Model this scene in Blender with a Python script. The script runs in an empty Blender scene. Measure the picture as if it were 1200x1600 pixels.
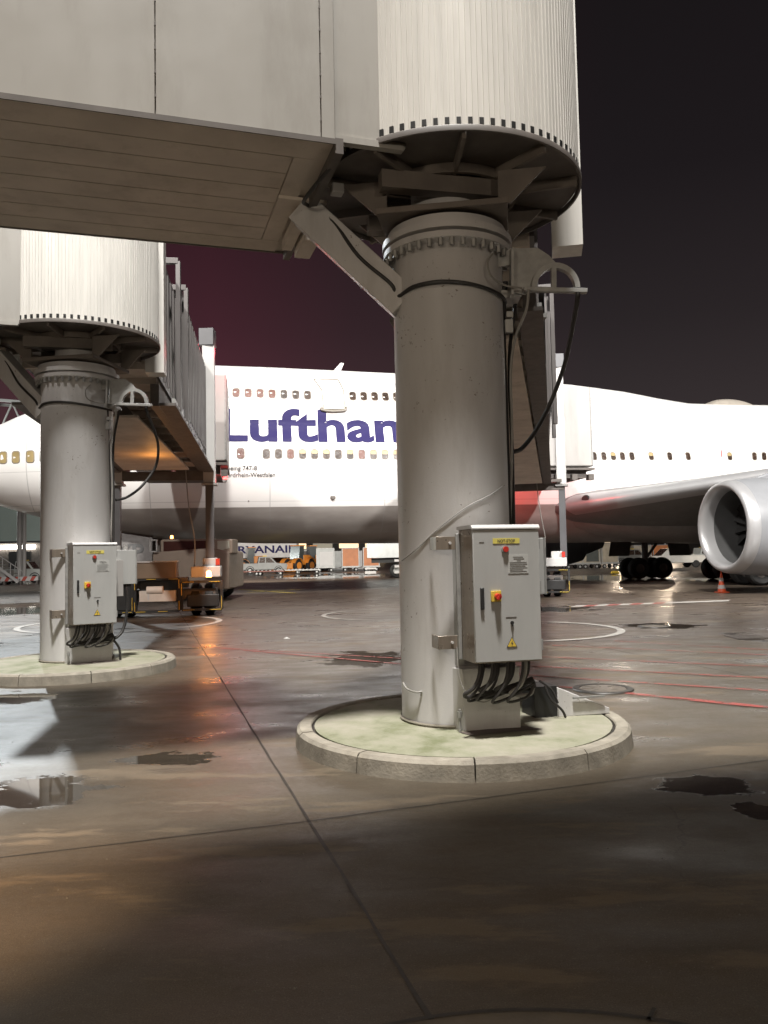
import bpy, bmesh, math, random
from mathutils import Vector as V, Matrix
random.seed(7)
SC = bpy.context.scene
PI = math.pi
# ------------------------------------------------------------------ camera
FPX, EYE = 1250.0, V((0, 0, 1.65))
_p, _r = math.atan(68/1250), 0.02
CF = V((0, math.cos(_p), math.sin(_p)))
_r0 = V((1, 0, 0)); _u0 = _r0.cross(CF)
CR = _r0*math.cos(_r) - _u0*math.sin(_r)
CU = _u0*math.cos(_r) + _r0*math.sin(_r)
cam = bpy.data.cameras.new('camera'); co = bpy.data.objects.new('camera', cam)
SC.collection.objects.link(co); SC.camera = co
M = Matrix.Identity(4)
for i in range(3):
    M[i][0], M[i][1], M[i][2], M[i][3] = CR[i], CU[i], -CF[i], EYE[i]
co.matrix_world = M
cam.sensor_fit = 'VERTICAL'; cam.sensor_height = 36; cam.lens = FPX/1600*36
cam.clip_start = 0.05; cam.clip_end = 2000
SC.render.resolution_x, SC.render.resolution_y = 768, 1024
# ------------------------------------------------------------------ world: night sky
W = bpy.data.worlds.new('World'); SC.world = W; W.use_nodes = True
wn, wl = W.node_tree.nodes, W.node_tree.links
bg = wn['Background']
tc = wn.new('ShaderNodeTexCoord'); sx = wn.new('ShaderNodeSeparateXYZ'); wl.new(tc.outputs['Generated'], sx.inputs[0])
cr = wn.new('ShaderNodeValToRGB'); wl.new(sx.outputs['Z'], cr.inputs[0])
e = cr.color_ramp.elements
e[0].position = 0.0; e[0].color = (.055, .043, .043, 1)
e[1].position = 0.62; e[1].color = (.0105, .0085, .0095, 1)
for p_, c_ in ((.12, (.047, .037, .038, 1)), (.27, (.026, .0205, .022, 1)), (.42, (.0145, .0115, .013, 1))):
    k = e.new(p_); k.color = c_
# red beacon glow painted into the sky colour, strongest left of centre
mx = wn.new('ShaderNodeMix'); mx.data_type = 'RGBA'; mx.blend_type = 'MULTIPLY'; mx.inputs[0].default_value = 1
mr = wn.new('ShaderNodeMapRange'); wl.new(sx.outputs['X'], mr.inputs[0])
mr.inputs[1].default_value = -.5; mr.inputs[2].default_value = .25
cr2 = wn.new('ShaderNodeValToRGB'); wl.new(mr.outputs[0], cr2.inputs[0])
cr2.color_ramp.elements[0].color = (1.5, .95, 1.05, 1); cr2.color_ramp.elements[1].color = (1, 1, 1, 1)
k = cr2.color_ramp.elements.new(.40); k.color = (2.4, 1.0, 1.3, 1); k = cr2.color_ramp.elements.new(.62); k.color = (1.5, .98, 1.1, 1)
wl.new(cr.outputs[0], mx.inputs[6]); wl.new(cr2.outputs[0], mx.inputs[7]); wl.new(mx.outputs[2], bg.inputs[0])
bg.inputs[1].default_value = .86
# ------------------------------------------------------------------ exposure
SC.view_settings.view_transform = 'Standard'; SC.view_settings.look = 'None'
SC.view_settings.exposure = 0; SC.view_settings.gamma = 1
# ------------------------------------------------------------------ apron floodlights and added fill lamps (outside the frame)
def lamp(name, kind, loc, target, energy, col, size=.5, cone=60, blend=.3):
    l = bpy.data.lights.new(name, kind); l.energy = energy; l.color = col
    if kind == 'SPOT':
        l.spot_size = math.radians(cone); l.spot_blend = blend; l.shadow_soft_size = size
    elif kind == 'POINT': l.shadow_soft_size = size
    o = bpy.data.objects.new(name, l); SC.collection.objects.link(o); o.location = loc
    if target is not None:
        o.rotation_euler = (V(target)-V(loc)).to_track_quat('-Z', 'Y').to_euler()
    return o
lamp('roof_floodlight', 'SPOT', (.6, -2.0, 40), (1.5, 22, 0), 165000, (1, .97, .92), 1.7, 78, .4)
lamp('mast_floodlight', 'SPOT', (26, -12, 30), (16, 38, 8), 175000, (1, .97, .94), .8, 50, .5)
lamp('mast_floodlight', 'SPOT', (-14, -10, 28), (-3, 36, 8), 56000, (1, .95, .90), .8, 50, .5)
lamp('far_mast_floodlight', 'SPOT', (-31, 66, 36), (-4, 10, 0), 60000, (.90, .97, 1), .5, 50, .5)
lamp('fill_lamp', 'POINT', (-4.5, -3.5, 4.2), None, 500, (1, .86, .66), .5)  # added fill behind the camera, lifts the corridor undersides
lamp('fill_lamp', 'POINT', (3.5, -4.5, 4.5), None, 380, (1, .86, .68), .5)  # second added fill, no fixture behind it
lamp('sodium_lamp', 'SPOT', (-5.5, -.5, 6.5), (-2.55, 3.75, 0), 6500, (1, .70, .45), .12, 19, .8)
# ------------------------------------------------------------------ helpers
def ray(x, y): return CF + CR*((x-600)/FPX) + CU*((800-y)/FPX)
def at(x, y, Y):
    d = ray(x, y); return EYE + d*(Y/d.y)
def gr(x, y, z=0):
    d = ray(x, y); return EYE + d*((z-EYE.z)/d.z)
def tag(o, label=None, cat=None, group=None, kind=None):
    if label: o['label'] = label
    if cat: o['category'] = cat
    if group: o['group'] = group
    if kind: o['kind'] = kind
    return o
MW = {}
def thing(name, label, cat, loc=(0, 0, 0), rz=0, group=None):
    o = bpy.data.objects.new(name, None); SC.collection.objects.link(o)
    o.empty_display_size = .3
    o.location = loc; o.rotation_euler = (0, 0, rz)
    MW[o.name] = Matrix.Translation(V(loc)) @ Matrix.Rotation(rz, 4, 'Z')
    return tag(o, label, cat, group)
class MB:
    def __init__(s): s.v = []; s.f = []
    def add(s, vs, fs):
        n = len(s.v); s.v += [V(a) for a in vs]; s.f += [tuple(i+n for i in f) for f in fs]; return s
    def box(s, c, d, rz=0, rx=0, ry=0):
        R = Matrix.Rotation(rz, 3, 'Z') @ Matrix.Rotation(ry, 3, 'Y') @ Matrix.Rotation(rx, 3, 'X')
        c = V(c); vs = []
        for i in (-.5, .5):
            for j in (-.5, .5):
                for k in (-.5, .5): vs.append(c + R @ V((i*d[0], j*d[1], k*d[2])))
        return s.add(vs, [(0, 1, 3, 2), (4, 6, 7, 5), (0, 4, 5, 1), (2, 3, 7, 6), (0, 2, 6, 4), (1, 5, 7, 3)])
    def bx(s, x0, x1, y0, y1, z0, z1): return s.box(((x0+x1)/2, (y0+y1)/2, (z0+z1)/2), (x1-x0, y1-y0, z1-z0))
    def beam(s, a, b, w, h, up=(0, 0, 1)):
        a, b = V(a), V(b); d = (b-a).normalized(); u = V(up)
        sd = d.cross(u)
        if sd.length < 1e-4: sd = d.cross(V((0, 1, 0)))
        sd.normalize(); u = sd.cross(d)
        vs = [p + sd*(i*w/2) + u*(j*h/2) for p in (a, b) for i in (-1, 1) for j in (-1, 1)]
        return s.add(vs, [(0, 1, 3, 2), (4, 6, 7, 5), (0, 4, 5, 1), (2, 3, 7, 6), (0, 2, 6, 4), (1, 5, 7, 3)])
    def cyl(s, a, b, r0, r1=None, n=24):
        a, b = V(a), V(b); r1 = r0 if r1 is None else r1
        d = (b-a).normalized(); x = d.orthogonal().normalized(); y = d.cross(x)
        vs = []
        for p, r in ((a, r0), (b, r1)):
            for i in range(n):
                t = 2*PI*i/n; vs.append(p + (x*math.cos(t)+y*math.sin(t))*r)
        fs = [(i, (i+1) % n, n+(i+1) % n, n+i) for i in range(n)]
        fs += [tuple(range(n-1, -1, -1)), tuple(range(n, 2*n))]
        return s.add(vs, fs)
    def tube(s, pts, r, n=8, smooth=True):
        P = [V(p) for p in pts]
        if smooth and len(P) > 2:
            Q = []
            for i in range(len(P)-1):
                p0 = P[max(i-1, 0)]; p1 = P[i]; p2 = P[i+1]; p3 = P[min(i+2, len(P)-1)]
                for k in range(6):
                    t = k/6
                    Q.append(.5*((2*p1)+(p2-p0)*t+(2*p0-5*p1+4*p2-p3)*t*t+(3*p1-p0-3*p2+p3)*t**3))
            Q.append(P[-1]); P = Q
        x = None; vs = []
        for i, p in enumerate(P):
            d = (P[min(i+1, len(P)-1)]-P[max(i-1, 0)]).normalized()
            if x is None: x = d.orthogonal().normalized()
            x = (x - d*x.dot(d)).normalized(); y = d.cross(x)
            for k in range(n):
                t = 2*PI*k/n; vs.append(p+(x*math.cos(t)+y*math.sin(t))*r)
        m = len(P); fs = []
        for i in range(m-1):
            for k in range(n): fs.append((i*n+k, i*n+(k+1) % n, (i+1)*n+(k+1) % n, (i+1)*n+k))
        fs += [tuple(range(n-1, -1, -1)), tuple((m-1)*n+k for k in range(n))]
        return s.add(vs, fs)
    def prism(s, poly, t):
        P = [V(p) for p in poly]; t = V(t); n = len(P)
        fs = [tuple(range(n-1, -1, -1)), tuple(range(n, 2*n))]
        fs += [(i, (i+1) % n, n+(i+1) % n, n+i) for i in range(n)]
        return s.add(P+[p+t for p in P], fs)
    def lathe(s, prof, c=(0, 0, 0), n=48, ax=(0, 0, 1), a0=0, a1=2*PI):
        c = V(c); ax = V(ax).normalized(); x = ax.orthogonal().normalized()
        if abs(ax.z) > .99: x = V((1, 0, 0))
        y = ax.cross(x); full = abs(a1-a0-2*PI) < 1e-6; m = n if full else n+1; vs = []
        for (r, z) in prof:
            for i in range(m):
                t = a0+(a1-a0)*i/n; vs.append(c+ax*z+(x*math.cos(t)+y*math.sin(t))*max(r, 1e-4))
        fs = []
        for j in range(len(prof)-1):
            for i in range(n):
                k = (i+1) % m; fs.append((j*m+i, j*m+k, (j+1)*m+k, (j+1)*m+i))
        return s.add(vs, fs)
    def build(s, name, mat, parent=None, root=None, bevel=0, sharp=32, weld=False):
        me = bpy.data.meshes.new(name)
        vs = s.v
        if root is not None:
            inv = MW[root.name].inverted(); vs = [inv @ p for p in vs]
        me.from_pydata([tuple(p) for p in vs], [], s.f)
        bm = bmesh.new(); bm.from_mesh(me)
        if weld: bmesh.ops.remove_doubles(bm, verts=bm.verts, dist=1e-4)
        bmesh.ops.recalc_face_normals(bm, faces=bm.faces)
        ca = math.radians(sharp)
        for f in bm.faces: f.smooth = True
        for ed in bm.edges:
            if len(ed.link_faces) == 2 and ed.calc_face_angle(0) > ca: ed.smooth = False
        bm.to_mesh(me); bm.free()
        me.materials.append(mat)
        o = bpy.data.objects.new(name, me); SC.collection.objects.link(o)
        if parent is not None: o.parent = parent
        if bevel:
            b = o.modifiers.new('bevel', 'BEVEL'); b.width = bevel; b.segments = 2; b.limit_method = 'ANGLE'
            b.angle_limit = math.radians(40); b.harden_normals = False
        return o
def children(o): return [c for c in bpy.data.objects if c.parent == o]
def copy_tree(o, parent=None):
    c = o.copy(); SC.collection.objects.link(c); c.parent = parent
    for ch in children(o): copy_tree(ch, c)
    return c
# ------------------------------------------------------------------ materials
def mat(name, col, rough=.5, metal=0, var=.12, scale=2.5, streak=0, bump=0, bscale=60, coat=0, spec=.5, grime=0, chips=0):
    m = bpy.data.materials.new(name); m.use_nodes = True
    N, L = m.node_tree.nodes, m.node_tree.links; b = N['Principled BSDF']
    b.inputs['Roughness'].default_value = rough; b.inputs['Metallic'].default_value = metal
    b.inputs['Coat Weight'].default_value = coat; b.inputs['Specular IOR Level'].default_value = spec
    t = N.new('ShaderNodeTexCoord')
    n1 = N.new('ShaderNodeTexNoise'); n1.inputs['Scale'].default_value = scale; n1.inputs['Detail'].default_value = 6
    mp = N.new('ShaderNodeMapping'); L.new(t.outputs['Object'], mp.inputs[0]); L.new(mp.outputs[0], n1.inputs[0])
    if streak: mp.inputs['Scale'].default_value = (streak, streak, .35)
    r = N.new('ShaderNodeValToRGB'); L.new(n1.outputs[0], r.inputs[0])
    r.color_ramp.elements[0].position = .3; r.color_ramp.elements[1].position = .72
    r.color_ramp.elements[0].color = tuple(c*(1-var) for c in col)+(1,)
    r.color_ramp.elements[1].color = tuple(min(c*(1+var*.6), 1) for c in col)+(1,)
    out = r.outputs[0]
    if grime:
        n2 = N.new('ShaderNodeTexNoise'); n2.inputs['Scale'].default_value = 1.3; n2.inputs['Detail'].default_value = 9; n2.inputs['Roughness'].default_value = .7
        m2 = N.new('ShaderNodeMapping'); m2.inputs['Scale'].default_value = (2.2, 2.2, .5); L.new(t.outputs['Object'], m2.inputs[0]); L.new(m2.outputs[0], n2.inputs[0])
        g = N.new('ShaderNodeMapRange'); g.inputs[1].default_value = .5; g.inputs[2].default_value = .8; g.inputs[4].default_value = grime
        L.new(n2.outputs[0], g.inputs[0])
        mm = N.new('ShaderNodeMix'); mm.data_type = 'RGBA'; L.new(g.outputs[0], mm.inputs[0]); L.new(out, mm.inputs[6])
        mm.inputs[7].default_value = (col[0]*.42, col[1]*.38, col[2]*.32, 1); out = mm.outputs[2]
    if chips:
        n5 = N.new('ShaderNodeTexNoise'); n5.inputs['Scale'].default_value = 26; n5.inputs['Detail'].default_value = 5; n5.inputs['Roughness'].default_value = .65; L.new(t.outputs['Object'], n5.inputs[0])
        n6 = N.new('ShaderNodeTexNoise'); n6.inputs['Scale'].default_value = 1.6; n6.inputs['Detail'].default_value = 4; L.new(t.outputs['Object'], n6.inputs[0])
        ad = N.new('ShaderNodeMath'); ad.operation = 'MULTIPLY_ADD'; L.new(n6.outputs[0], ad.inputs[0]); ad.inputs[1].default_value = .55; L.new(n5.outputs[0], ad.inputs[2])
        r5 = N.new('ShaderNodeMapRange'); r5.inputs[1].default_value = 1.0-chips; r5.inputs[2].default_value = 1.02-chips; r5.inputs[4].default_value = .7; L.new(ad.outputs[0], r5.inputs[0])
        m5 = N.new('ShaderNodeMix'); m5.data_type = 'RGBA'; L.new(r5.outputs[0], m5.inputs[0]); L.new(out, m5.inputs[6]); m5.inputs[7].default_value = (.11, .075, .05, 1); out = m5.outputs[2]
    L.new(out, b.inputs['Base Color'])
    n3 = N.new('ShaderNodeTexNoise'); n3.inputs['Scale'].default_value = scale*3; L.new(t.outputs['Object'], n3.inputs[0])
    q = N.new('ShaderNodeMapRange'); q.inputs[3].default_value = max(rough-.1, .03); q.inputs[4].default_value = min(rough+.12, 1)
    L.new(n3.outputs[0], q.inputs[0]); L.new(q.outputs[0], b.inputs['Roughness'])
    if bump:
        n4 = N.new('ShaderNodeTexNoise'); n4.inputs['Scale'].default_value = bscale; n4.inputs['Detail'].default_value = 4
        L.new(t.outputs['Object'], n4.inputs[0])
        bp = N.new('ShaderNodeBump'); bp.inputs['Strength'].default_value = bump; bp.inputs['Distance'].default_value = .01
        L.new(n4.outputs[0], bp.inputs['Height']); L.new(bp.outputs[0], b.inputs['Normal'])
    return m
def emis(name, col, s):
    m = bpy.data.materials.new(name); m.use_nodes = True
    b = m.node_tree.nodes['Principled BSDF']; b.inputs['Base Color'].default_value = (.2, .2, .2, 1)
    b.inputs['Emission Color'].default_value = col+(1,); b.inputs['Emission Strength'].default_value = s
    return m
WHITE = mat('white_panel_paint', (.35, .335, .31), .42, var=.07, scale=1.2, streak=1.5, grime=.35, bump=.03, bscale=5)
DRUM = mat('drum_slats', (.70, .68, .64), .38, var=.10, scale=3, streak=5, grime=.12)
PYL = mat('column_grey_paint', (.545, .535, .53), .40, var=.10, scale=2, streak=1.6, grime=.42, bump=.12, bscale=90, chips=.025)
ROTSTEEL = mat('rotunda_steel', (.17, .145, .125), .6, var=.2, scale=4, grime=.5)  # darker steel for cap plate, gussets and ribs under the drum
UNDER = mat('underside_paint', (.58, .51, .44), .6, var=.16, scale=1.6, grime=.5)
STEEL = mat('dark_steel', (.11, .095, .085), .55, var=.25, scale=4, grime=.4)
GALV = mat('galvanised', (.33, .33, .32), .42, metal=.35, var=.2, scale=12)
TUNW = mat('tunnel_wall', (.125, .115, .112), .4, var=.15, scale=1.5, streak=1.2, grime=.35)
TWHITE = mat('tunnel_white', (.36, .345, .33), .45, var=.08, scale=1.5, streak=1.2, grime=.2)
COLW = mat('lift_sleeve_white', (.46, .45, .44), .4, var=.05)
SHAFT = mat('lift_shaft_grey', (.09, .09, .095), .4, metal=.1, var=.1)
CABG = mat('cabinet_grey', (.37, .37, .36), .38, var=.08, scale=3, streak=2, grime=.3, bump=.03, bscale=20)
CABS = mat('cabinet_side_steel', (.30, .255, .21), .30, metal=.55, var=.18, scale=5, streak=4)
BLACK = mat('black_plastic', (.02, .02, .02), .45, var=.2)
RUB = mat('rubber', (.010, .0095, .009), .7, var=.3, scale=8)
CABLE = mat('cable_black', (.025, .023, .022), .5, var=.3)
CABLEG = mat('cable_grey', (.28, .27, .25), .5, var=.2)
YEL = mat('yellow', (.62, .44, .06), .45, var=.1)
LYEL = mat('label_yellow', (.60, .52, .12), .5, var=.06)
RED = mat('red_plastic', (.45, .03, .02), .35, var=.1)
CUP = mat('label_grey', (.40, .40, .385), .5, var=.05)
INK = mat('ink_dark', (.05, .05, .05), .6, var=.1)
CURB = mat('kerb_concrete', (.27, .245, .20), .8, var=.30, scale=6, bump=.4, bscale=45, grime=.8)
MOSS = None
ALUW = mat('aircraft_metal', (.38, .38, .385), .36, metal=.45, var=.05, scale=1)
NAC = mat('nacelle_paint', (.20, .205, .215), .35, var=.06)
WINGM = mat('wing_grey', (.17, .168, .165), .45, var=.12, scale=1.2, grime=.3)
DARKM = mat('engine_dark', (.055, .055, .055), .5, metal=.4)
BLUE = mat('title_blue', (.020, .015, .085), .6, var=.05, spec=.2)
AMBER = emis('amber_glow', (1, .36, .06), 45)
REDG = emis('red_glow', (1, .06, .05), 10)
LITW = emis('tube_light', (1, .95, .85), 14)
# ------------------------------------------------------------------ text
def text_mesh(s, size, embolden=0, width=None, cuts=0):
    c = bpy.data.curves.new('t', 'FONT'); c.body = s; c.size = size; c.offset = embolden; c.fill_mode = 'FRONT' if hasattr(c, 'fill_mode') else c.fill_mode
    c.resolution_u = 4
    o = bpy.data.objects.new('t', c); SC.collection.objects.link(o)
    dg = bpy.context.evaluated_depsgraph_get(); me = bpy.data.meshes.new_from_object(o.evaluated_get(dg))
    bpy.data.objects.remove(o); bpy.data.curves.remove(c)
    bm = bmesh.new(); bm.from_mesh(me); bpy.data.meshes.remove(me)
    bmesh.ops.remove_doubles(bm, verts=bm.verts, dist=size*1e-4)
    xs = [v.co.x for v in bm.verts]; x0, x1 = min(xs), max(xs)
    k = (width/(x1-x0)) if width else 1
    for v in bm.verts: v.co.x = (v.co.x-x0)*k
    if cuts:
        ys = [v.co.y for v in bm.verts]; y = min(ys)+cuts
        while y < max(ys):
            g = bm.verts[:]+bm.edges[:]+bm.faces[:]
            bmesh.ops.bisect_plane(bm, geom=g, plane_co=(0, y, 0), plane_no=(0, 1, 0)); y += cuts
    vs = [v.co.copy() for v in bm.verts]; bm.verts.index_update()
    fs = [tuple(v.index for v in f.verts) for f in bm.faces]; bm.free()
    return vs, fs
def flat_text(s, size, org, ux, uy, mat_, parent, root, width=None, bold=0, name='lettering', lift=.002):
    vs, fs = text_mesh(s, size, bold, width)
    ux, uy = V(ux).normalized(), V(uy).normalized(); n = ux.cross(uy)
    m = MB(); m.add([V(org)+ux*v.x+uy*v.y+n*lift for v in vs], fs)
    return m.build(name, mat_, parent, root)
# ================================================================== GROUND
def ground_mat():
    m = bpy.data.materials.new('wet_apron'); m.use_nodes = True
    N, L = m.node_tree.nodes, m.node_tree.links; b = N['Principled BSDF']
    t = N.new('ShaderNodeTexCoord')
    def noise(sc, det=6, rg=.55, mapsc=None):
        n = N.new('ShaderNodeTexNoise'); n.inputs['Scale'].default_value = sc; n.inputs['Detail'].default_value = det; n.inputs['Roughness'].default_value = rg
        if mapsc:
            mp = N.new('ShaderNodeMapping'); mp.inputs['Scale'].default_value = mapsc; mp.inputs['Rotation'].default_value = (0, 0, -.35)
            L.new(t.outputs['Object'], mp.inputs[0]); L.new(mp.outputs[0], n.inputs[0])
        else: L.new(t.outputs['Object'], n.inputs[0])
        return n.outputs[0]
    def math_(op, a, c=None, cl=False):
        n = N.new('ShaderNodeMath'); n.operation = op; n.use_clamp = cl
        for i, x in enumerate((a, c)):
            if x is None: continue
            if isinstance(x, (int, float)): n.inputs[i].default_value = x
            else: L.new(x, n.inputs[i])
        return n.outputs[0]
    def mrange(x, a, c, d=0, e_=1):
        n = N.new('ShaderNodeMapRange'); L.new(x, n.inputs[0])
        for i, q in enumerate((a, c, d, e_)): n.inputs[i+1].default_value = q
        return n.outputs[0]
    def mixc(fac, A, B, mode='MIX'):
        n = N.new('ShaderNodeMix'); n.data_type = 'RGBA'; n.blend_type = mode
        if isinstance(fac, (int, float)): n.inputs[0].default_value = fac
        else: L.new(fac, n.inputs[0])
        for i, x in ((6, A), (7, B)):
            if isinstance(x, tuple): n.inputs[i].default_value = x
            else: L.new(x, n.inputs[i])
        return n.outputs[2]
    big = noise(.22, 5); mid = noise(1.1, 7, .62, (1, 1.6, 1)); fine = noise(24, 6, .7); tiny = noise(130, 3)
    sp = N.new('ShaderNodeSeparateXYZ'); L.new(t.outputs['Object'], sp.inputs[0])
    # two pours of concrete: greyer slabs near, browner asphalt beyond
    yy = math_('ADD', sp.outputs['Y'], math_('MULTIPLY', sp.outputs['X'], -.12))
    far = mrange(yy, 13.6, 14.1)
    near_c = mixc(mrange(mid, .32, .7), (.078, .062, .042, 1), (.145, .118, .084, 1))
    far_c = mixc(mrange(mid, .32, .7), (.085, .060, .047, 1), (.140, .103, .083, 1))
    c = mixc(far, near_c, far_c)
    c = mixc(mrange(noise(.62, 7, .6, (1, 2.4, 1)), .46, .66, 0, .55), c, (.15, .112, .072, 1))
    c = mixc(mrange(big, .38, .62, 0, .45), c, (.038, .030, .023, 1))
    c = mixc(mrange(fine, .3, .75, 0, .30), c, (.05, .042, .034, 1))
    c = mixc(mrange(tiny, .66, .74, 0, .5), c, (.16, .145, .12, 1))
    agg = N.new('ShaderNodeTexVoronoi'); agg.inputs['Scale'].default_value = 60; L.new(t.outputs['Object'], agg.inputs[0])
    c = mixc(mrange(agg.outputs['Distance'], .05, .32, .42, 0), c, (.20, .17, .13, 1))
    gran = noise(170, 4, .8)
    c = mixc(mrange(gran, .36, .62, .75, 0), c, (.03, .024, .018, 1))
    stain = noise(2.6, 9, .72); c = mixc(mrange(stain, .60, .70, 0, .45), c, (.035, .028, .020, 1))
    # fine cracks
    cv = N.new('ShaderNodeTexVoronoi'); cv.feature = 'DISTANCE_TO_EDGE'; cv.inputs['Scale'].default_value = .38
    wn_ = N.new('ShaderNodeTexNoise'); wn_.inputs['Scale'].default_value = 1.7; wn_.inputs['Detail'].default_value = 8; L.new(t.outputs['Object'], wn_.inputs[0])
    va = N.new('ShaderNodeVectorMath'); va.operation = 'MULTIPLY_ADD'; L.new(wn_.outputs['Color'], va.inputs[0]); va.inputs[1].default_value = (.9, .9, 0); L.new(t.outputs['Object'], va.inputs[2]); L.new(va.outputs[0], cv.inputs[0])
    c = mixc(math_('MULTIPLY', mrange(cv.outputs['Distance'], .0015, .004, .5, 0), mrange(big, .5, .56)), c, (.02, .016, .012, 1))
    # tyre tracks
    tk = noise(1.0, 3, .5, (.12, 4.5, 1)); c = mixc(mrange(tk, .60, .72, 0, .30), c, (.03, .025, .02, 1))
    # dried paler patches
    dp = noise(.75, 8, .62, (.8, 2.8, 1)); c = mixc(mrange(dp, .55, .60, 0, .38), c, (.20, .155, .105, 1))
    # puddles
    edge = noise(1.7, 10, .68, (1, 1.8, 1))
    pm = None
    for (x, y, hw, hh, rot) in PUD:
        g = gr(x, y); l = gr(x-hw, y); r_ = gr(x+hw, y); a_, b_ = gr(x, y-hh), gr(x, y+hh)
        rx = (r_-l).length/2; ry = (a_-b_).length/2; cen = (a_+b_)/2
        mp = N.new('ShaderNodeMapping'); mp.vector_type = 'TEXTURE'
        mp.inputs['Location'].default_value = (cen.x, cen.y, 0); mp.inputs['Rotation'].default_value = (0, 0, rot)
        mp.inputs['Scale'].default_value = (rx, ry, 1); L.new(t.outputs['Object'], mp.inputs[0])
        ln = N.new('ShaderNodeVectorMath'); ln.operation = 'LENGTH'; L.new(mp.outputs[0], ln.inputs[0])
        v = math_('SUBTRACT', 1.0, ln.outputs['Value'])
        v = math_('ADD', v, math_('MULTIPLY', math_('SUBTRACT', edge, .5), 3.6))
        pm = v if pm is None else math_('MAXIMUM', pm, v)
    pud = mrange(pm, .0, .07)
    damp = mrange(pm, -.9, .1)
    film = mrange(noise(.55, 6, .6, (1, 2.2, 1)), .50, .62)
    wet = math_('MAXIMUM', pud, math_('MULTIPLY', film, .0))
    c = mixc(math_('MULTIPLY', damp, .28), c, (.035, .029, .024, 1))
    c = mixc(math_('MULTIPLY', pud, .6), c, (.018, .015, .013, 1))
    L.new(c, b.inputs['Base Color'])
    r1 = mrange(mid, .3, .72, .27, .52)
    dry = mrange(math_('ADD', sp.outputs['Y'], math_('MULTIPLY', sp.outputs['X'], -.33)), 6.6, 4.6)
    patch = noise(.8, 6, .6, (1, 2.6, 1))
    r1 = math_('ADD', math_('ADD', r1, math_('MULTIPLY', mrange(dp, .55, .60), .10)), math_('MULTIPLY', dry, mrange(patch, .35, .65, .12, .30)))
    r2 = math_('SUBTRACT', r1, math_('MULTIPLY', film, .10))
    r3 = math_('ADD', r2, math_('MULTIPLY', math_('SUBTRACT', fine, .5), .12))
    rr = N.new('ShaderNodeMix'); rr.data_type = 'FLOAT'; L.new(pud, rr.inputs[0]); L.new(r3, rr.inputs[2]); rr.inputs[3].default_value = .035
    L.new(rr.outputs[0], b.inputs['Roughness'])
    L.new(mrange(dry, 0, 1, .5, .28), b.inputs['Specular IOR Level'])
    h = math_('ADD', math_('MULTIPLY', fine, .6), math_('MULTIPLY', tiny, .4))
    bp = N.new('ShaderNodeBump'); bp.inputs['Distance'].default_value = .006
    L.new(mrange(pud, 0, 1, .38, .0), bp.inputs['Strength']); L.new(h, bp.inputs['Height']); L.new(bp.outputs[0], b.inputs['Normal'])
    return m
# x, y, half width, half height in the photograph (they are laid on the ground through gr)
PUD = [(568, 1029, 60, 11, .05), (262, 1186, 62, 11, .05), (55, 1240, 100, 20, 0), (1100, 1228, 80, 15, .1), (1165, 996, 18, 6, 0),
       (20, 1092, 60, 8, 0), (800, 953, 120, 5, 0), (1040, 978, 60, 4, 0), (1190, 1270, 30, 16, 0),
       (960, 903, 80, 5, 0), (1150, 908, 60, 5, 0), (520, 900, 70, 4, 0), (30, 955, 60, 7, 0)]
g = MB(); g.add([(-500, -60, 0), (500, -60, 0), (500, 900, 0), (-500, 900, 0)], [(0, 1, 2, 3)])
tag(g.build('apron', ground_mat()), kind='structure')
def strip(pts, w, z=.004, jitter=0, dash=None):
    m = MB(); P = [V((p[0], p[1], z)) for p in pts]; Q = []
    for i in range(len(P)-1):
        n = max(1, int((P[i+1]-P[i]).length/.25)) if jitter else 1
        for k in range(n): Q.append(P[i].lerp(P[i+1], k/n))
    Q.append(P[-1]); vs = []; fs = []
    for i, p in enumerate(Q):
        d = (Q[min(i+1, len(Q)-1)]-Q[max(i-1, 0)]).normalized(); s = V((-d.y, d.x, 0))
        a = random.uniform(-jitter, jitter); ww = w*(1+random.uniform(-.35, .35)*(1 if jitter else 0))
        vs += [p+s*(ww/2+a), p-s*(ww/2-a)]
    for i in range(len(Q)-1): fs.append((2*i, 2*i+1, 2*i+3, 2*i+2))
    return m.add(vs, fs)
JOINT = mat('joint_sealant', (.028, .023, .018), .6, var=.4, scale=9)
def wornpaint(name, col, wear, rough=.45):
    m = mat(name, col, rough, var=.15, scale=6); N, L = m.node_tree.nodes, m.node_tree.links
    b = N['Principled BSDF']; t = N.new('ShaderNodeTexCoord'); n = N.new('ShaderNodeTexNoise'); n.inputs['Scale'].default_value = 5; n.inputs['Detail'].default_value = 8; n.inputs['Roughness'].default_value = .7
    L.new(t.outputs['Object'], n.inputs[0]); r = N.new('ShaderNodeMapRange'); L.new(n.outputs[0], r.inputs[0])
    r.inputs[1].default_value = wear-.04; r.inputs[2].default_value = wear+.06; r.inputs[3].default_value = 0; r.inputs[4].default_value = .9
    L.new(r.outputs[0], b.inputs['Alpha']); return m
PRED = wornpaint('red_line_paint', (.30, .06, .05), .42)
PWHT = wornpaint('white_line_paint', (.40, .38, .35), .36)
PYEL = wornpaint('yellow_line_paint', (.45, .34, .06), .42)
def lin(a, b, t): return (a[0]+(b[0]-a[0])*t, a[1]+(b[1]-a[1])*t)
ja, jb = gr(320, 1020), gr(655, 1562)
tag(strip([lin(ja, jb, -2.2), ja, jb, lin(ja, jb, 1.5)], .018, .003, .004).build('slab_joint', JOINT), kind='structure')
ca_, cb_ = gr(0, 1340), gr(470, 1285); cc_ = gr(1200, 1188)
tag(strip([lin(ca_, cb_, -4), cb_, cc_, lin(cb_, cc_, 4)], .012, .003, .004).build('slab_joint', JOINT), kind='structure')
dv = (V(ja)-V(jb)).normalized()*7.4
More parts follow.
